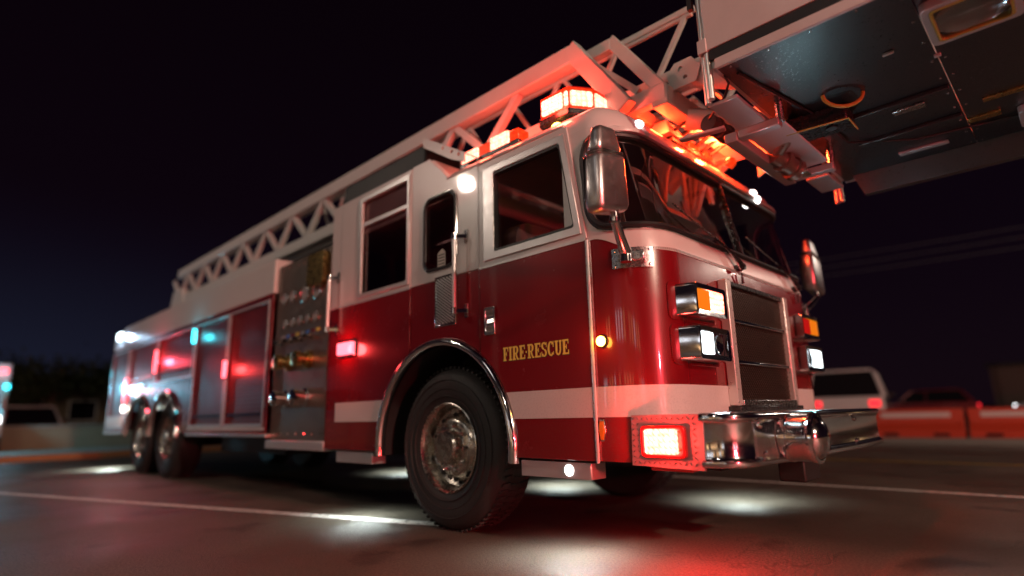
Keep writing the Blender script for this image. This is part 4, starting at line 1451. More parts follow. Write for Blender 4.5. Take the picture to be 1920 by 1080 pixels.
# hoses and cables slung under the tip
for i in range(6):
    y = -0.36 + i * 0.11
    m = MB()
    m.tube([(-0.52, y, 2.70), (-0.40, y + 0.02, 2.62 - 0.01 * i), (-0.24, y + 0.06, 2.66), (-0.08, y + 0.08, 2.74)], 0.012 + 0.004 * (i % 2), 8)
    m.build("hydraulic_hose", 'rubber', cb)
m = MB()
m.hexa([(-0.46, -0.40, 2.60), (-0.26, -0.40, 2.60), (-0.26, -0.16, 2.60), (-0.46, -0.16, 2.60), (-0.40, -0.36, 2.72), (-0.30, -0.36, 2.72), (-0.30, -0.2, 2.72), (-0.40, -0.2, 2.72)])
m.build("ladder_cradle", 'boom', T, 0.008)
for s in (-1, 1):
    # lugs and levelling rams between the fly tip and the platform
    y = s * 0.36
    m = MB()
    ol = [(-0.16, 2.80), (0.02, 2.80), (0.06, 2.90), (0.0, 2.985), (-0.12, 2.985), (-0.18, 2.92)]
    h1 = [(-0.08 + 0.018 * math.cos(2 * PI * i / 10), 2.93 + 0.018 * math.sin(2 * PI * i / 10)) for i in range(10)]
    h2 = [(-0.05 + 0.014 * math.cos(2 * PI * i / 10), 2.86 + 0.014 * math.sin(2 * PI * i / 10)) for i in range(10)]
    m.plate(ol, [h1, h2], lambda x, z, t: V((x, y + s * 0.16 + t, z)), -0.012, 0.012)
    lug = m.build("ladder_lug", 'boom', cb, 0.003)
    m = MB(); m.tube([(-0.04, y + s * 0.10, 2.875), (0.30, y + s * 0.02, 2.74)], 0.062, 18)
    m.build("levelling_ram", 'boom', lug)
    m = MB(); m.tube([(0.28, y + s * 0.022, 2.75), (0.42, y - s * 0.01, 2.69)], 0.030, 14)
    m.build("ram_rod", 'chrome', lug)
    m = MB(); m.tube([(-0.02, y + s * 0.10, 2.945), (0.28, y + s * 0.02, 2.81)], 0.016, 8)
    m.build("ram_pipe", 'boom', lug)
for (p, q, wd) in (((-0.08, 0.50, 2.76), (0.235, 0.50, 2.45), 0.05), ((0.235, 0.50, 2.45), (0.33, 0.55, 2.52), 0.045), ((0.02, 0.60, 2.80), (0.10, 0.60, 2.50), 0.06), ((0.06, 0.24, 2.74), (0.22, 0.28, 2.36), 0.035)):
    m = MB(); m.bar(p, q, wd, 0.03); m.build("platform_link", 'boom', cb, 0.004)
for k in range(4):
    m = MB(); m.tube([(0.02 + .03 * k, 0.40, 2.72), (0.10 + .03 * k, 0.38, 2.56 - .02 * k), (0.20 + .02 * k, 0.40, 2.46), (0.26, 0.44, 2.52 + .03 * k)], 0.011, 8); m.build("hydraulic_hose", 'rubber' if k % 2 else 'boom', cb)
m = MB(); m.plate([(-0.10, 2.52), (0.14, 2.62), (0.16, 2.80), (-0.10, 2.80)], [], lambda x, z, t: V((x, 0.66 + t, z)), 0, 0.012); m.build("ladder_side_plate", 'boom', cb, 0.003)
m = MB(); m.tube([(-0.18, -0.30, 2.70), (0.10, -0.12, 2.62), (0.30, 0.10, 2.56)], 0.075, 16)
m.build("water_pipe", 'boom', cb)

# ---- rescue platform at the tip
PX0, PX1, PY = 0.397, 2.10, 1.095
m = MB(); m.box(PX0, 1.215, -PY, PY, 2.450, 2.462)
plat = m.build("platform_floor", 'floorplate', T)
m = MB(); m.box(1.222, PX1, -PY, PY, 2.447, 2.459)
m.build("floor_panel", 'floorplate', plat)
for s in (-1, 1):
    yy = lambda t: s * (PY + t)
    m = MB(); m.box(PX0 - 0.005, PX1, min(yy(0.002), yy(0.022)), max(yy(0.002), yy(0.022)), 2.446, 2.503)
    ed = m.build("platform_kerb", 'boom', plat, 0.004)
    m = MB(); m.box(PX0 - 0.03, PX1, min(yy(0.0), yy(0.016)), max(yy(0.0), yy(0.016)), 2.506, 2.565)
    m.build("rubber_strip", 'rubber', ed, 0.004)
    m = MB(); m.box(PX0 - 0.045, PX1, min(yy(0.004), yy(0.020)), max(yy(0.004), yy(0.020)), 2.567, 3.55)
    m.build("platform_side_panel", 'boom', plat, 0.003)
    for i in range(9):
        m = MB(); m.lathe((PX0 + 0.06 + i * 0.19, s * (PY - 0.02), 2.449), (0, 0, -1), [(0.007, 0), (0.006, 0.004), (0, 0.005)], 8)
        m.build("floor_bolt", 'chrome', ed)
    for (px_, yo) in ((0.335, 0.0), (0.362, 0.020)):
        m = MB()
        m.tube([(px_ - 0.012, s * (1.075 + yo), 2.29 if yo == 0 else 2.30), (px_ - 0.012, s * (1.075 + yo), 3.6)], 0.0175, 12)
        ps = m.build("platform_post", 'polished', plat)
    m = MB(); m.bar((0.335, s * 1.086, 2.56), (0.335, s * 1.086, 2.64), 0.07, 0.05, (1, 0, 0)); m.build("post_clamp", 'boom', ps, 0.004)
    m = MB(); m.box(0.27, 0.295, s * 1.09 - 0.015, s * 1.09 + 0.015, 2.86, 3.6); m.build("gate_edge", 'rubber', ps)
m = MB(); m.box(PX0 - 0.03, PX0 + 0.005, -PY, PY, 2.463, 2.53)
m.build("platform_rear_edge", 'boom', plat, 0.004)
m = MB(); m.box(PX1, PX1 + 0.02, -PY, PY, 2.447, 3.5)
m.build("platform_front_panel", 'boom', plat)
for i in range(10):
    for x in (1.19, 1.245):
        m = MB(); m.lathe((x, -1.02 + i * 0.22, 2.449), (0, 0, -1), [(0.008, 0), (0.007, 0.004), (0, 0.005)], 8); m.build("floor_bolt", 'steel', plat)
m = MB(); m.tube([(0.46, -1.0, 2.44), (0.60, -0.2, 2.437), (0.62, 0.3, 2.43), (0.95, 0.6, 2.436), (1.6, 0.7, 2.436)], 0.008, 6); m.build("platform_cable", 'rubber', plat)
for y in (-0.02, 0.42):
    m = MB(); m.box(0.66, 1.21, y - .02, y + .02, 2.425, 2.4495); m.build("floor_rib", 'floorplate', plat, 0.004)
# far skirt hanging lower
m = MB(); m.hexa([(0.52, PY - 0.05, 2.30), (PX1, PY - 0.05, 2.30), (PX1, PY + 0.01, 2.30), (0.52, PY + 0.01, 2.30), (0.47, PY - 0.10, 2.447), (PX1, PY - 0.10, 2.447), (PX1, PY + 0.02, 2.447), (0.47, PY + 0.02, 2.447)])
m.build("platform_skirt", 'floorplate', plat)
# flood lamp let into the floor
m = MB()
f = lambda x, y, t: V((x, y, t))
m.plate(rrect(1.225, 1.56, -0.93, -0.575, 0.03, 4), [rrect(1.255, 1.53, -0.90, -0.605, 0.025, 4)], f, 2.405, 2.447)
fl = m.build("flood_lamp_bezel", 'alu', plat, 0.004)
m = MB(); m.plate(rrect(1.256, 1.529, -0.899, -0.606, 0.024, 4), [rrect(1.266, 1.519, -0.889, -0.616, 0.02, 4)], f, 2.402, 2.43)
m.build("lamp_gasket", 'yellowedge', fl)
m = MB(); m.plate(rrect(1.264, 1.521, -0.891, -0.614, 0.02, 4), [], f, 2.410, 2.414)
m.build("flood_lamp_lens", 'clear', fl)
m = MB(); m.lathe((1.39, -0.75, 2.445), (0, 0, -1), [(0.0, 0.0), (0.06, 0.002), (0.12, 0.012), (0.14, 0.03)], 20)
m.build("flood_lamp_reflector", 'chrome', fl)
# ring handle
m = MB()
cx, cy = 0.775, -0.36
m.tube([(cx + 0.085 * math.cos(a), cy + 0.06 * math.cos(a), 2.447 - 0.075 * math.sin(a)) for a in [PI * i / 16 for i in range(17)]], 0.011, 8)
m.build("grab_loop", 'yellowedge', plat)
# black housing with yellow edging and the monitor below the rear edge
m = MB(); m.hexa([(0.44, -0.30, 2.345), (0.76, -0.26, 2.345), (0.76, -0.08, 2.345), (0.44, -0.10, 2.345), (0.44, -0.30, 2.443), (0.76, -0.26, 2.443), (0.76, -0.08, 2.443), (0.44, -0.10, 2.443)])
hs_ = m.build("sensor_housing", 'black', plat, 0.012)
for p, q in (((0.44, -0.306, 2.340), (0.76, -0.266, 2.340)), ((0.764, -0.262, 2.340), (0.764, -0.08, 2.340))):
    m = MB(); m.tube([p, q], 0.0055, 6); m.build("edge_tape", 'yellowedge', hs_)
m = MB(); m.lathe((0.66, -0.20, 2.347), (0, 0, -1), [(0.03, 0), (0.03, 0.012), (0.018, 0.014), (0, 0.008)], 16); m.build("sensor_eye", 'rubber', hs_)
def steel_box(name, x0, x1, y0, y1, z0, z1, parent, mat='alu', bev=0.008):
    m = MB(); m.box(x0, x1, y0, y1, z0, z1)
    return m.build(name, mat, parent, bev)
uf = steel_box("hanger_frame", 0.185, 0.265, -0.60, 0.36, 2.275, 2.335, plat)
steel_box("hanger_arm", 0.268, 0.50, -0.60, -0.535, 2.285, 2.335, uf)
steel_box("hanger_arm", 0.268, 0.52, 0.295, 0.36, 2.285, 2.335, uf)
steel_box("hanger_pan", 0.268, 0.50, -0.53, 0.292, 2.338, 2.350, uf, 'boom')
steel_box("hanger_step", 0.285, 0.445, -1.0, -0.63, 2.315, 2.335, uf)
steel_box("hanger_step", 0.30, 0.45, 0.44, 0.78, 2.300, 2.320, uf)
for y in (-0.565, 0.33):
    m = MB(); m.tube([(0.50, y, 2.31), (0.50, y, 2.448)], 0.022, 10); m.build("hanger_pin", 'steel', uf)
m = MB()
m.lathe((0.30, -0.10, 2.315), (0.25, 0.93, -0.28), [(0.0, -0.03), (0.055, -0.03), (0.055, 0.05), (0.07, 0.055), (0.07, 0.085), (0.060, 0.09), (0.060, 0.15), (0.075, 0.155), (0.075, 0.20), (0.055, 0.21), (0.0, 0.19)], 24)
mn = m.build("water_monitor", 'nozzle', plat)
m = MB(); m.tube([(0.42, -0.20, 2.38), (0.34, -0.14, 2.34), (0.29, -0.05, 2.315)], 0.04, 12); m.build("monitor_elbow", 'nozzle', mn)
m = MB(); m.box(0.35, 0.43, 0.04, 0.13, 2.215, 2.245); m.build("monitor_latch", 'chrome', mn, 0.005)
# round fittings behind the frame, dark with a bright rim
for (x, y) in ((0.10, -0.60), (0.10, -0.46)):
    m = MB(); m.lathe((x, y, 2.45), (0.15, 1, -0.1), [(0, 0), (0.055, 0), (0.055, 0.06), (0.06, 0.065), (0.06, 0.085), (0, 0.085)], 20)
    m.build("pipe_coupling", 'rubber', cb)
m = MB(); m.bar((-0.06, -0.66, 2.37), (0.20, -0.60, 2.375), 0.05, 0.018); m.build("coupling_tray", 'boom', cb, 0.004)
m = MB(); m.tube([(0.36, -1.02, 2.56), (0.40, -0.98, 2.42), (0.34, -0.90, 2.40), (0.12, -0.62, 2.46)], 0.007, 6); m.build("control_cable", 'rubber', plat)
# small lamps and plates on the far half of the floor
for (x, y, a, b, mt) in ((1.00, 0.10, 0.16, 0.06, 'steel'), (0.95, 0.80, 0.28, 0.05, 'alu'), (1.30, 0.55, 0.16, 0.07, 'brass'), (1.42, 0.30, 0.2, 0.05, 'brass'), (1.22, -0.42, 0.03, 0.02, 'alu'), (1.05, -0.62, 0.05, 0.015, 'alu')):
    m = MB(); m.box(x - a / 2, x + a / 2, y - b / 2, y + b / 2, 2.432, 2.449); m.build("floor_fitting", mt, plat, 0.004)
m = MB(); m.plate(rrect(1.45, 1.80, 0.55, 0.82, 0.03, 4), [rrect(1.48, 1.77, 0.58, 0.79, 0.02, 4)], f, 2.40, 2.446)
f2 = m.build("flood_lamp_bezel", 'alu', plat, 0.004)
m = MB(); m.plate(rrect(1.481, 1.769, 0.581, 0.789, 0.02, 4), [], f, 2.408, 2.412); m.build("flood_lamp_lens", 'clear', f2)

# ---- pump panel and rear body
m = MB(); m.plate([(-4.46, 0.52), (-3.36, 0.52), (-3.36, 2.34), (-4.46, 2.34)], [], sidef, -0.06, -0.03)
pp = m.build("pump_panel", 'nozzle', T, 0.004)
m = MB(); m.box(-4.46, -3.30, -W + 0.07, W, 0.60, 2.30); m.build("pump_house", 'chassis', pp)
for i, (x, z, r) in enumerate([(-3.60, 1.95, .085), (-3.85, 1.95, .085), (-4.10, 1.97, .065), (-4.28, 1.97, .065), (-3.60, 1.70, .05), (-3.76, 1.70, .05), (-3.92, 1.70, .05), (-4.08, 1.70, .05), (-4.24, 1.70, .05)]):
    m = MB(); m.lathe(sidef(x, z, -0.03), (0, -1, 0), [(r, 0), (r, 0.012), (r * .9, 0.016), (r * .88, 0.010)], 20)
    gg = m.build("gauge", 'chrome', pp)
    m = MB(); m.lathe(sidef(x, z, -0.0), (0, -1, 0), [(r * .88, -0.021), (0, -0.0205)], 20); m.build("gauge_face", 'seat', gg)
for (x, z) in ((-3.70, 1.30), (-4.10, 1.30), (-3.70, 0.95), (-4.10, 0.95)):
    m = MB(); m.lathe(sidef(x, z, -0.03), (0, -1, 0), [(0.085, 0), (0.085, 0.03), (0.06, 0.035), (0.06, 0.10), (0.075, 0.105), (0.075, 0.15), (0.03, 0.16), (0, 0.16)], 20)
    m.build("hose_outlet", 'brass' if z > 1.2 else 'chrome', pp)
for i in range(8):
    x = -3.55 - i * 0.105
    m = MB(); m.tube([sidef(x, 1.50, -0.03), sidef(x, 1.51, 0.05)], 0.009, 8); m.lathe(sidef(x, 1.51, 0.04), (0, -1, 0), [(0, 0), (.022, .004), (.024, .018), (.014, .028), (0, .03)], 12)
    m.build("valve_knob", 'black' if i % 2 else 'chrome', pp)
    m = MB(); m.plate(rrect(x - .035, x + .035, 1.555, 1.585, .004, 2), [], sidef, -0.03, -0.027); m.build("label_plate", ['yellow', 'doorred', 'blue', 'alu'][i % 4], pp)
for z in (0.62, 2.28):
    for i in range(7):
        m = MB(); m.lathe(sidef(-3.42 - i * 0.16, z, -0.03), (0, -1, 0), [(.012, 0), (.01, .006), (0, .007)], 8); m.build("panel_bolt", 'chrome', pp)
m = MB(); m.plate(rrect(-3.72, -3.40, 1.98, 2.30, 0.03, 4), [], sidef, -0.03, 0.03); m.build("cord_reel_box", 'brass', pp, 0.01)

BX0, BX1 = -11.35, -4.50
doors = [(-5.62, -4.60, 0.72, 1.98), (-6.78, -5.72, 0.72, 1.98), (-8.45, -6.90, 1.36, 1.98), (-10.02, -8.55, 1.36, 1.98), (-11.22, -10.20, 0.72, 1.98)]
bo = [(BX1, 0.62), (BX1, 2.06), (BX0, 2.06), (BX0, 0.62)]
for cx in (-9.25, -7.9):
    a0 = math.asin((0.62 - AZ) / 0.64)
    bo += arc_pts(PI - a0, a0, 18, 0.64, cx)
m = MB(); m.plate(bo, [[(a, c), (b, c), (b, d), (a, d)] for a, b, c, d in doors], sidef, -0.012, 0.006)
body = m.build("rear_body", 'red', T, 0.004)
m = MB(); m.box(BX0, BX1, -W + 0.10, W, 0.95, 2.05); m.box(BX0, -10.1, -W + 0.10, W, 0.64, 0.95); m.box(-6.9, BX1, -W + 0.10, W, 0.64, 0.95)
m.build("body_core", 'red', body, 0.01)
for a, b, c, d in doors:
    m = MB()
    n = int((d - c) / 0.045)
    zz_ = []
    for i in range(n):
        z = c + (d - c) * i / n; h = (d - c) / n
        zz_ += [(z, -0.03), (z + 0.12 * h, -0.018), (z + 0.80 * h, -0.018), (z + 0.9 * h, -0.03)]
    zz_.append((d, -0.03))
    m.grid(lambda x, v: sidef(x, zz_[int(v)][0], zz_[int(v)][1]), [a, b], list(range(len(zz_))))
    rd = m.build("roll_up_door", 'doorred', body, smooth=False)
    m = MB(); m.bar(sidef(a + 0.05, c + 0.10, -0.005), sidef(b - 0.05, c + 0.10, -0.005), 0.03, 0.03); m.build("lift_bar", 'chrome', rd)
    m = MB(); m.plate([(a - .03, c - .03), (b + .03, c - .03), (b + .03, d + .03), (a - .03, d + .03)], [[(a, c), (b, c), (b, d), (a, d)]], sidef, 0.006, 0.012); m.build("door_surround", 'alu', rd, 0.002)
for cx in (-9.25, -7.9):
    arch(cx, 0.625, 0.672, 0.05, PI - 0.05, body)
m = MB(); m.plate([(BX0, 2.065), (BX1, 2.065), (BX1, 2.44), (-10.6, 2.44), (BX0, 2.25)], [], sidef, -0.30, 0.004)
cowl = m.build("upper_cowl", 'white', body, 0.015, 3)
m = MB(); m.box(BX0, BX1, -0.90, W, 2.06, 2.30); m.build("hose_bed", 'chassis', cowl)
m = MB(); m.plate([(-6.9, .585), (BX1 + .05, .585), (BX1 + .05, .618), (-6.9, .618)], [], sidef, -0.05, 0.02); m.plate([(BX0, .585), (-10.1, .585), (-10.1, .618), (BX0, .618)], [], sidef, -0.05, 0.02)
m.build("rub_rail", 'polished', body, 0.004)
for (a, b) in ((-4.46, -3.28),):
    m = MB(); m.plate([(a, .48), (b, .48), (b, .56), (a, .56)], [], sidef, -0.2, 0.015); m.build("running_board", 'tread', body, 0.006)
m = MB(); m.plate([(-11.22, 0.725), (-10.20, 0.725), (-10.20, 0.885), (-11.22, 0.885)], [], sidef, 0.012, 0.0145); m.build("white_stripe", 'white', body)
for (a, b) in ((-6.84, -4.52),):
    m = MB(); m.plate([(a, 0.655), (b, 0.655), (b, 0.685), (a, 0.685)], [], sidef, 0.007, 0.009); m.build("white_stripe", 'white', body)


def side_strobe(x, z, w_, h_, mat, colr, en, parent, off=0.006, name="side_warning_light"):
    m = MB(); m.plate(rrect(x - w_ / 2 - .02, x + w_ / 2 + .02, z - h_ / 2 - .02, z + h_ / 2 + .02, .02, 4), [], sidef, off, off + 0.014)
    b = m.build(name, 'chrome', parent, 0.003)
    m = MB(); m.plate(rrect(x - w_ / 2, x + w_ / 2, z - h_ / 2, z + h_ / 2, .015, 4), [], sidef, off + 0.0145, off + 0.034); m.build("strobe_lens", mat, b, 0.008)
    if en:
        lamp("side_strobe_light", sidef(x, z, off + 0.12), colr, en, 0.05, b)


side_strobe(-2.93, 1.325, 0.24, 0.10, 'pink', (1, .05, .05), 7.0, T, 0.015)
side_strobe(-5.67, 1.345, 0.06, 0.20, 'pink', (1, .05, .05), 8.0, body, 0.006)
side_strobe(-8.50, 1.66, 0.07, 0.34, 'pink', (1, .06, .10), 18.0, body, 0.006)
side_strobe(-6.84, 1.86, 0.07, 0.18, 'cyan', (.05, .8, 1), 2.5, body, 0.006)
side_strobe(-9.2, 1.32, 0.22, 0.035, 'amber', (1, .4, .1), 0, body, 0.006)
side_strobe(-10.11, 1.30, 0.09, 0.40, 'pink', (1, .06, .12), 14.0, body, 0.006)
side_strobe(-10.9, 2.30, 0.34, 0.12, 'whitehot', (.45, .70, 1), 12.0, body, 0.006, "scene_light")
side_strobe(-10.11, 1.00, 0.10, 0.10, 'marker', (1, .9, .7), 4.0, body, 0.006, "scene_light")
# turntable and ladder pedestal
m = MB(); m.lathe((-9.4, 0, 2.30), (0, 0, 1), [(0.0, 0), (0.95, 0), (0.95, 0.12), (0.75, 0.14), (0.70, 0.40), (0, 0.40)], 36)
m.build("turntable", 'boom', T)
m = MB(); m.hexa([(-9.9, -0.78, 2.60), (-9.0, -0.78, 2.60), (-9.0, 0.78, 2.60), (-9.9, 0.78, 2.60), (-9.7, -0.78, 3.0), (-9.3, -0.78, 3.0), (-9.3, 0.78, 3.0), (-9.7, 0.78, 3.0)])
m.build("ladder_pedestal", 'boom', T, 0.02)
m = MB(); m.tube([(-9.0, -0.60, 2.55), (-6.6, -0.60, 2.74)], 0.09, 16); m.build("lift_ram", 'boom', T)

# ------------------------------------------------------------------ the street around
M['pole'] = principled("galvanised_pole", (0.30, 0.30, 0.30), 0.45, 0.7, 0, 0.15, 20)
M['lampwarm'] = emission("lit_street_lamp", (1.0, 0.86, 0.70), 30.0)
M['bark'] = principled("tree_bark", (0.07, 0.05, 0.035), 0.9, 0, 0, 0.3, 12)
M['leaf'] = principled("dark_tree_leaves", (0.045, 0.065, 0.025), 0.6, 0, 0, 0.4, 5)
M['brick'] = principled("tan_wall_paint", (0.30, 0.24, 0.16), 0.8, 0, 0, 0.15, 3)
M['bldg'] = principled("brown_building_render", (0.20, 0.13, 0.11), 0.85, 0, 0, 0.15, 2)
M['barrier'] = principled("orange_red_plastic", (0.55, 0.06, 0.025), 0.45, 0, 0, 0.12, 8, 0.1)
M['carwhite'] = principled("white_car_paint", (0.66, 0.64, 0.63), 0.25, 0, 1.0, 0.04, 10)
M['carred'] = principled("dark_red_car_paint", (0.20, 0.01, 0.018), 0.25, 0, 1.0, 0.06, 10)
M['carsilver'] = principled("silver_car_paint", (0.42, 0.42, 0.44), 0.28, 0.4, 1.0, 0.04, 10)
M['taillight'] = emission("lit_tail_lamp", (1.0, 0.02, 0.03), 2.5, (0.5, 0.01, 0.01))
M['frontlight'] = emission("lit_car_headlamp", (0.95, 0.97, 1.0), 6.0)
M['winwhite'] = emission("added_shop_window_glow", (0.85, 0.92, 1.0), 3.0, (0.4, 0.4, 0.4))
M['winlit'] = emission("lit_window", (1.0, 0.62, 0.28), 2.0, (0.5, 0.4, 0.3))


def street_lamp(x, y, h, ang, en, label, colr=(1.0, 0.80, 0.66)):
    r = tag(empty("street_lamp", (x, y, 0)), label, "street lamp", "street lamps along the road")
    m = MB()
    m.lathe((x, y, 0), (0, 0, 1), [(0, 0), (0.16, 0), (0.16, 0.06), (0.10, 0.12), (0.085, 0.5), (0.055, h), (0, h)], 14)
    m.build("pole", 'pole', r)
    d = V((math.cos(ang), math.sin(ang), 0))
    m = MB(); m.tube([V((x, y, h - 0.1)), V((x, y, h + 0.15)) + d * 0.35, V((x, y, h + 0.22)) + d * 1.1], 0.035, 8); m.build("arm", 'pole', r)
    c = V((x, y, h + 0.22)) + d * 1.4
    m = MB(); m.bar(c - d * 0.36, c + d * 0.36, 0.30, 0.12); hd = m.build("lamp_head", 'pole', r, 0.03)
    m = MB(); m.bar(c - d * 0.26 + V((0, 0, -0.075)), c + d * 0.26 + V((0, 0, -0.075)), 0.22, 0.03); m.build("lamp_lens", 'lampwarm', hd)
    lamp("street_light", c + V((0, 0, -0.2)), colr, en, 0.14, hd)


street_lamp(-8.6, -8.4, 6.0, 1.2, 400, "tall street lamp by the kerb on the near side, behind the camera to the left")
street_lamp(3.2, -11.5, 6.5, 1.5, 380, "tall street lamp on the near side, behind the camera to the right")
street_lamp(14.0, -4.0, 6.2, 2.8, 5000, "street lamp down the road ahead of the fire engine", (1.0, 0.70, 0.52))
street_lamp(6.0, 17.0, 6.5, -1.6, 520, "unseen street lamp added behind the orange barriers to light them and the apron")  # added lamp out of view, brightens the far apron and barriers


def car(name, loc, rz, paint, label, cat, tall=False, lit=None, L=4.5, light_mat=None):
    r = tag(empty(name, loc), label, cat)
    r.rotation_euler = (0, 0, rz)
    hw = 0.92 if not tall else 0.98
    H = 1.45 if not tall else 1.80
    sh = 0.86 if not tall else 1.02

    def bld(m, nm, mat, par, **k):
        o = m.build(nm, mat, None, **k)
        o.parent = par
        return o
    m = MB()
    l = L / 2
    low_ = [(-l, .42), (-l + .05, .30), (l - .05, .30), (l, .45), (l, .62), (l - .12, sh - .13), (l * .45, sh), (-l * .95, sh + .02), (-l, sh - .15)]
    hol = []
    m.plate(low_, hol, lambda x, z, t: V((x, t, z)), -hw, hw)
    b = bld(m, "body", paint, r, bevel=0.06, segs=3)
    gl_ = [(-l * .93, sh - .01), (l * .42, sh - .01), (l * .12, H - .04), (-l * .72 if not tall else -l * .86, H - .02)]
    m = MB()
    A = [V((x, -hw * (.96 if z < 1.1 and not tall or z < 1.2 else .78), z)) for x, z in gl_]
    B = [V((x, -q.y, z)) for (x, z), q in zip(gl_, A)]
    m.hexa([A[0], A[1], B[1], B[0], A[3], A[2], B[2], B[0] * 0 + B[3]])
    bld(m, "cabin_glass", 'wglassdark', b, bevel=0.03)
    m = MB()
    m.hexa([A[3] + V((-.04, -.02, -.02)), A[2] + V((.06, -.02, -.02)), B[2] + V((.06, .02, -.02)), B[3] + V((-.04, .02, -.02)),
            A[3] + V((0, .03, .05)), A[2] + V((0, .03, .05)), B[2] + V((0, -.03, .05)), B[3] + V((0, -.03, .05))])
    for y in (-1, 1):
        for i, j in ((0, 3), (1, 2)):
            p, q = (A if y < 0 else B)[i], (A if y < 0 else B)[j]
            m.bar(p + V((0, .02 * y, 0)), q + V((0, .02 * y, 0)), 0.06, 0.07)
        xm = -0.25
        m.bar((xm, y * hw * .965, sh), (xm - .05, y * hw * .80, H - .02), 0.05, 0.06)
    bld(m, "roof", paint, b, bevel=0.02)
    for sx in (-1, 1):
        for y in (-1, 1):
            m = MB(); m.lathe((sx * l * .62, y * (hw - .01), .33), (0, y, 0), [(0, .02), (.19, .02), (.2, .03), (.30, .02), (.33, -.02), (.33, -.2), (0, -.2)], 22)
            w_ = bld(m, "wheel", 'tyre', r)
            m = MB(); m.lathe((sx * l * .62, y * (hw + .012), .33), (0, y, 0), [(0, .02), (.06, .02), (.19, .005)], 14); bld(m, "rim", 'alu', w_)
    for y in (-1, 1):
        m = MB(); m.box(l - .10, l + .012, y * .72 - .16, y * .72 + .16, sh - .28, sh - .17); bld(m, "headlight", 'frontlight' if lit == 'front' else 'clear', b, bevel=0.02)
        m = MB(); m.box(-l - .012, -l + .08, y * .74 - .14, y * .74 + .14, sh - .28, sh - .10); bld(m, "tail_light", 'taillight' if lit == 'rear' else 'redlens', b, bevel=0.02)
        m = MB(); m.box(l * .28, l * .36, y * (hw + .1) - .09, y * (hw + .1) + .09, sh + .02, sh + .15); bld(m, "side_mirror", 'black', b, bevel=0.02)
    return r, b


M['wglassdark'] = principled("dark_car_glass", (0.012, 0.012, 0.014), 0.05, 0, 0.5)
car("parked_suv", (-4.1, 17.5, 0), 1.75, 'carwhite', "white off-road car parked behind the orange barriers beside the engine's nose", "car", True, 'rear', 4.7)
car("parked_car", (-4.6, 31, 0), PI + 0.08, 'carred', "dark red saloon car parked behind the orange barriers at right", "car", False, 'rear', 4.4)
car("parked_car", (1.2, 30, 0), PI, 'carsilver', "silver saloon car parked at the far right behind the barriers", "car", False, 'front', 4.4)
car("parked_car", (-25.0, -0.9, 0), 0.0, 'carwhite', "white saloon car parked behind the low wall beyond the engine's tail", "car", False, None, 4.4)

# orange plastic road barriers across the road
def barrier(x, y, lab):
    m = MB()
    m.plate([(-.25, 0), (.25, 0), (.25, .16), (.10, .34), (.08, .66), (-.08, .66), (-.10, .34), (-.25, .16)], [], lambda a, z, t: V((x + t, y + a, z)), -0.93, 0.93)
    o = m.build("road_barrier", 'barrier', None, 0.02)
    tag(o, lab, "barrier", "orange barriers along the far side of the road")
    for k in (-0.5, 0.5):
        m = MB(); m.box(x + k - .15, x + k + .15, y - .262, y - .245, .04, .11); m.build("fork_slot", 'dark', o)
    m = MB(); m.box(x - .7, x + .7, y - .105, y - .088, .46, .58); m.build("reflective_band", 'white', o, 0.003)
for i, lab in enumerate(("orange-red road barrier farthest left in the row, half hidden by the bumper", "orange-red road barrier second from the left in the row, in front of the white car", "orange-red road barrier at the right edge of the view, third in the row")):
    barrier(-3.6 + i * 1.95, 13.2, lab)

# low building, wall, trees
def building(name, x0, x1, y0, y1, h, mat, label, wins, face='y'):
    r = tag(empty(name, ((x0 + x1) / 2, (y0 + y1) / 2, 0)), label, "building")
    m = MB(); m.box(x0, x1, y0, y1, 0, h); wl = m.build("wall", mat, r)
    m = MB(); m.box(x0 - .2, x1 + .2, y0 - .2, y1 + .2, h, h + .22); m.build("roof", 'chassis', r, 0.03)
    for (a, z, w_, hh, lit) in wins:
        m = MB()
        if face == 'y':
            m.plate([(a, z), (a + w_, z), (a + w_, z + hh), (a, z + hh)], [[(a + .06, z + .06), (a + w_ - .06, z + .06), (a + w_ - .06, z + hh - .06), (a + .06, z + hh - .06)]], lambda p, q, t: V((p, y0 - t, q)), 0.002, 0.05)
        else:
            m.plate([(a, z), (a + w_, z), (a + w_, z + hh), (a, z + hh)], [[(a + .06, z + .06), (a + w_ - .06, z + .06), (a + w_ - .06, z + hh - .06), (a + .06, z + hh - .06)]], lambda p, q, t: V((x1 + t, p, q)), 0.002, 0.05)
        fr_ = m.build("window", 'alu', r)
        m = MB()
        if face == 'y':
            m.box(a + .06, a + w_ - .06, y0 - .02, y0 - .012, z + .06, z + hh - .06)
        else:
            m.box(x1 + .012, x1 + .02, a + .06, a + w_ - .06, z + .06, z + hh - .06)
        m.build("pane", 'winlit' if lit else 'wglassdark', fr_)
    return r


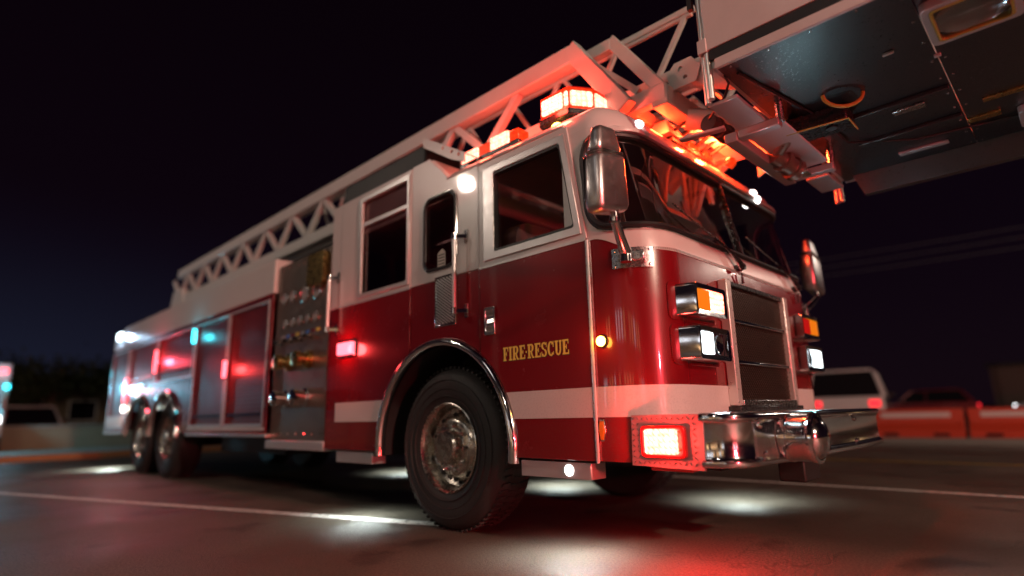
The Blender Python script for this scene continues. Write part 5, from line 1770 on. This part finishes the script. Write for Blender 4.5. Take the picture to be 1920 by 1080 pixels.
building("low_building", -3.0, 24.0, 44, 52, 3.0, 'bldg', "long low brown building behind the parked cars at right", [(1.0 + i * 2.6, 1.0, 1.4, 1.2, i in (3,)) for i in range(8)])
building("shop_building", -56, -44, -9, 9, 3.6, 'brick', "low tan building on the left beyond the pavement", [(-8 + i * 2.8, 1.0, 1.5, 1.3, i == 2) for i in range(6)], 'x')
building("unseen_shop_row", -20, 24, -36, -28, 7.2, 'brick', "unseen two-storey tan shop row added behind the camera, its lit windows for reflections", [], 'y')  # added unseen row: glowing windows to reflect in paint and chrome
r_ = bpy.data.objects["unseen_shop_row"]
rnw = random.Random(3)
for fl_ in (1.0, 4.3):
    for i in range(16):
        a = -18.6 + i * 2.65
        m = MB(); m.plate([(a, fl_), (a + 1.5, fl_), (a + 1.5, fl_ + 1.7), (a, fl_ + 1.7)], [[(a + .07, fl_ + .07), (a + 1.43, fl_ + .07), (a + 1.43, fl_ + 1.63), (a + .07, fl_ + 1.63)]], lambda p, q, t: V((p, -28 + t, q)), 0.002, 0.06)
        fr_ = m.build("window", 'alu', r_)
        m = MB(); m.box(a + .07, a + 1.43, -27.99, -27.98, fl_ + .07, fl_ + 1.63)
        m.build("pane", rnw.choice(['winlit', 'winwhite', 'wglassdark', 'wglassdark', 'winlit']), fr_)
r = tag(empty("garden_wall", (-19.5, -4, 0)), "low tan wall along the pavement at the left edge", "wall")
m = MB(); m.box(-19.6, -19.4, -12, 6, 0.05, 0.72); m.build("wall", 'brick', r)
m = MB(); m.box(-19.66, -19.34, -12, 6, 0.722, 0.78); m.build("coping", 'concrete', r, 0.01)


def tree(x, y, h, rad, label, seed):
    rn = random.Random(seed)
    r = tag(empty("tree", (x, y, 0)), label, "tree", "dark trees on the skyline")
    m = MB()
    m.tube([(x, y, 0), (x + .08, y, h * .3), (x - .05, y + .05, h * .62)], [.22, .16, .08], 8)
    cl = []
    for i in range(9):
        a = rn.uniform(0, 2 * PI); zz = h * rn.uniform(.30, .55)
        e_ = V((x + math.cos(a) * rad * rn.uniform(.4, .9), y + math.sin(a) * rad * rn.uniform(.4, .9), h * rn.uniform(.55, .95)))
        m.tube([(x, y, zz), (V((x, y, zz)) + e_) / 2 + V((0, 0, .15)), e_], [.07, .05, .02], 6)
        cl.append(e_)
    m.build("trunk", 'bark', r)
    m = MB()
    for i in range(2600):
        c = rn.choice(cl)
        p = c + V((rn.gauss(0, .38), rn.gauss(0, .38), rn.gauss(0, .30))) * rad * .62
        s = rn.uniform(.05, .11)
        n_ = V((rn.uniform(-1, 1), rn.uniform(-1, 1), rn.uniform(-1, 1))).normalized()
        u = n_.orthogonal().normalized() * s; v_ = n_.cross(u).normalized() * s * 1.7
        m.face([p - u, p - v_, p + u, p + v_])
    m.build("crown", 'leaf', r, smooth=False)


tree(-38, -3.5, 4.4, 1.9, "dark leafy tree behind the low wall, leftmost of the row", 1)
tree(-39, 0.6, 4.0, 2.0, "dark leafy tree behind the low wall, second from the left", 2)
tree(-37.5, 5.0, 4.8, 2.2, "dark leafy tree behind the low wall, nearest the engine's tail", 3)
tree(9.0, 40.0, 4.6, 2.1, "dark leafy tree in front of the low brown building at right", 5)

# utility poles and their three wires
for (x, y, lab) in ((-22.0, 25.0, "wooden utility pole hidden behind the fire engine"), (24.0, 27.0, "wooden utility pole past the right edge of the view")):
    r = tag(empty("utility_pole", (x, y, 0)), lab, "utility pole")
    m = MB(); m.tube([(x, y, 0), (x, y, 10.6)], [.16, .11], 10); m.build("pole", 'bark', r)
    for z in (8.4, 8.0, 7.6):
        m = MB(); m.bar((x, y - .6, z), (x, y + .6, z), .1, .1); m.build("crossarm", 'bark', r)
for k, z in enumerate((8.4, 8.0, 7.6)):
    m = MB()
    m.tube([(-22 + 46 * i / 30, 25 + 2 * i / 30, z - 0.9 * (1 - (2 * i / 30 - 1) ** 2)) for i in range(31)], 0.018, 5)
    tag(m.build("power_line", 'pole'), ["topmost", "middle", "lowest"][k] + " of three thin power lines crossing the night sky at right", "power line")

# ambulances with their beacons lit, one of them added out of view
def ambulance(x, y, rz, label, cols, light, en):
    r = tag(empty("ambulance", (x, y, 0)), label, "ambulance")
    r.rotation_euler = (0, 0, rz)

    def bd(m, nm, mat, par, **k):
        o = m.build(nm, mat, None, **k); o.parent = par
        return o
    m = MB(); m.box(-3.0, 1.2, -1.1, 1.1, .55, 2.5); b = bd(m, "box_body", 'carwhite', r, bevel=.06, segs=3)
    m = MB(); m.plate([(1.2, .5), (3.0, .5), (3.05, 1.10), (2.35, 1.25), (1.75, 2.0), (1.2, 2.05)], [], lambda a, z, t: V((a, t, z)), -0.92, 0.92); c = bd(m, "cab", 'carwhite', r, bevel=.05, segs=3)
    m = MB(); m.hexa([(2.30, -.84, 1.33), (2.32, -.84, 1.33), (2.32, .84, 1.33), (2.30, .84, 1.33), (1.84, -.76, 1.95), (1.86, -.76, 1.95), (1.86, .76, 1.95), (1.84, .76, 1.95)]); bd(m, "windshield", 'wglassdark', c)
    m = MB(); m.box(-2.98, 1.18, -1.112, 1.112, 1.0, 1.22); bd(m, "red_stripe", 'carred', b)
    for sx in (-1.9, 2.2):
        for sy in (-1, 1):
            m = MB(); m.lathe((sx, sy * 0.95, .4), (0, sy, 0), [(0, .02), (.22, .02), (.36, .02), (.4, -.02), (.4, -.25), (0, -.25)], 20); bd(m, "wheel", 'tyre', r)
    for (yy, zz_, mt) in ((-.9, 2.28, cols[0]), (-.45, 2.28, cols[0]), (0, 2.28, cols[1]), (.45, 2.28, cols[1]), (.92, 2.28, cols[0]), (1.0, 1.85, cols[1]), (-1.0, 1.85, cols[1])):
        m = MB(); m.box(1.21, 1.30, yy - .09, yy + .09, zz_ - .06, zz_ + .06); bd(m, "beacon", mt, b, bevel=.02)
    for yy in (-.7, .7):
        m = MB(); m.box(3.0, 3.07, yy - .16, yy + .16, .85, 1.02); bd(m, "headlight", 'frontlight', c, bevel=.02)
    lamp("beacon_light", (3.3, 0, 1.75), light, en, .15, None).parent = b


ambulance(-21.3, -2.95, 0.0, "white ambulance at the far left with red and cyan beacons lit", ('pink', 'cyan'), (.25, .75, 1.0), 160)
ambulance(12.0, -4.6, 2.80, "white ambulance with red beacons facing the engine's nose, outside the view", ('pink', 'pink'), (1.0, 0.05, 0.07), 2000)  # added unseen vehicle: red light for the nose and platform side
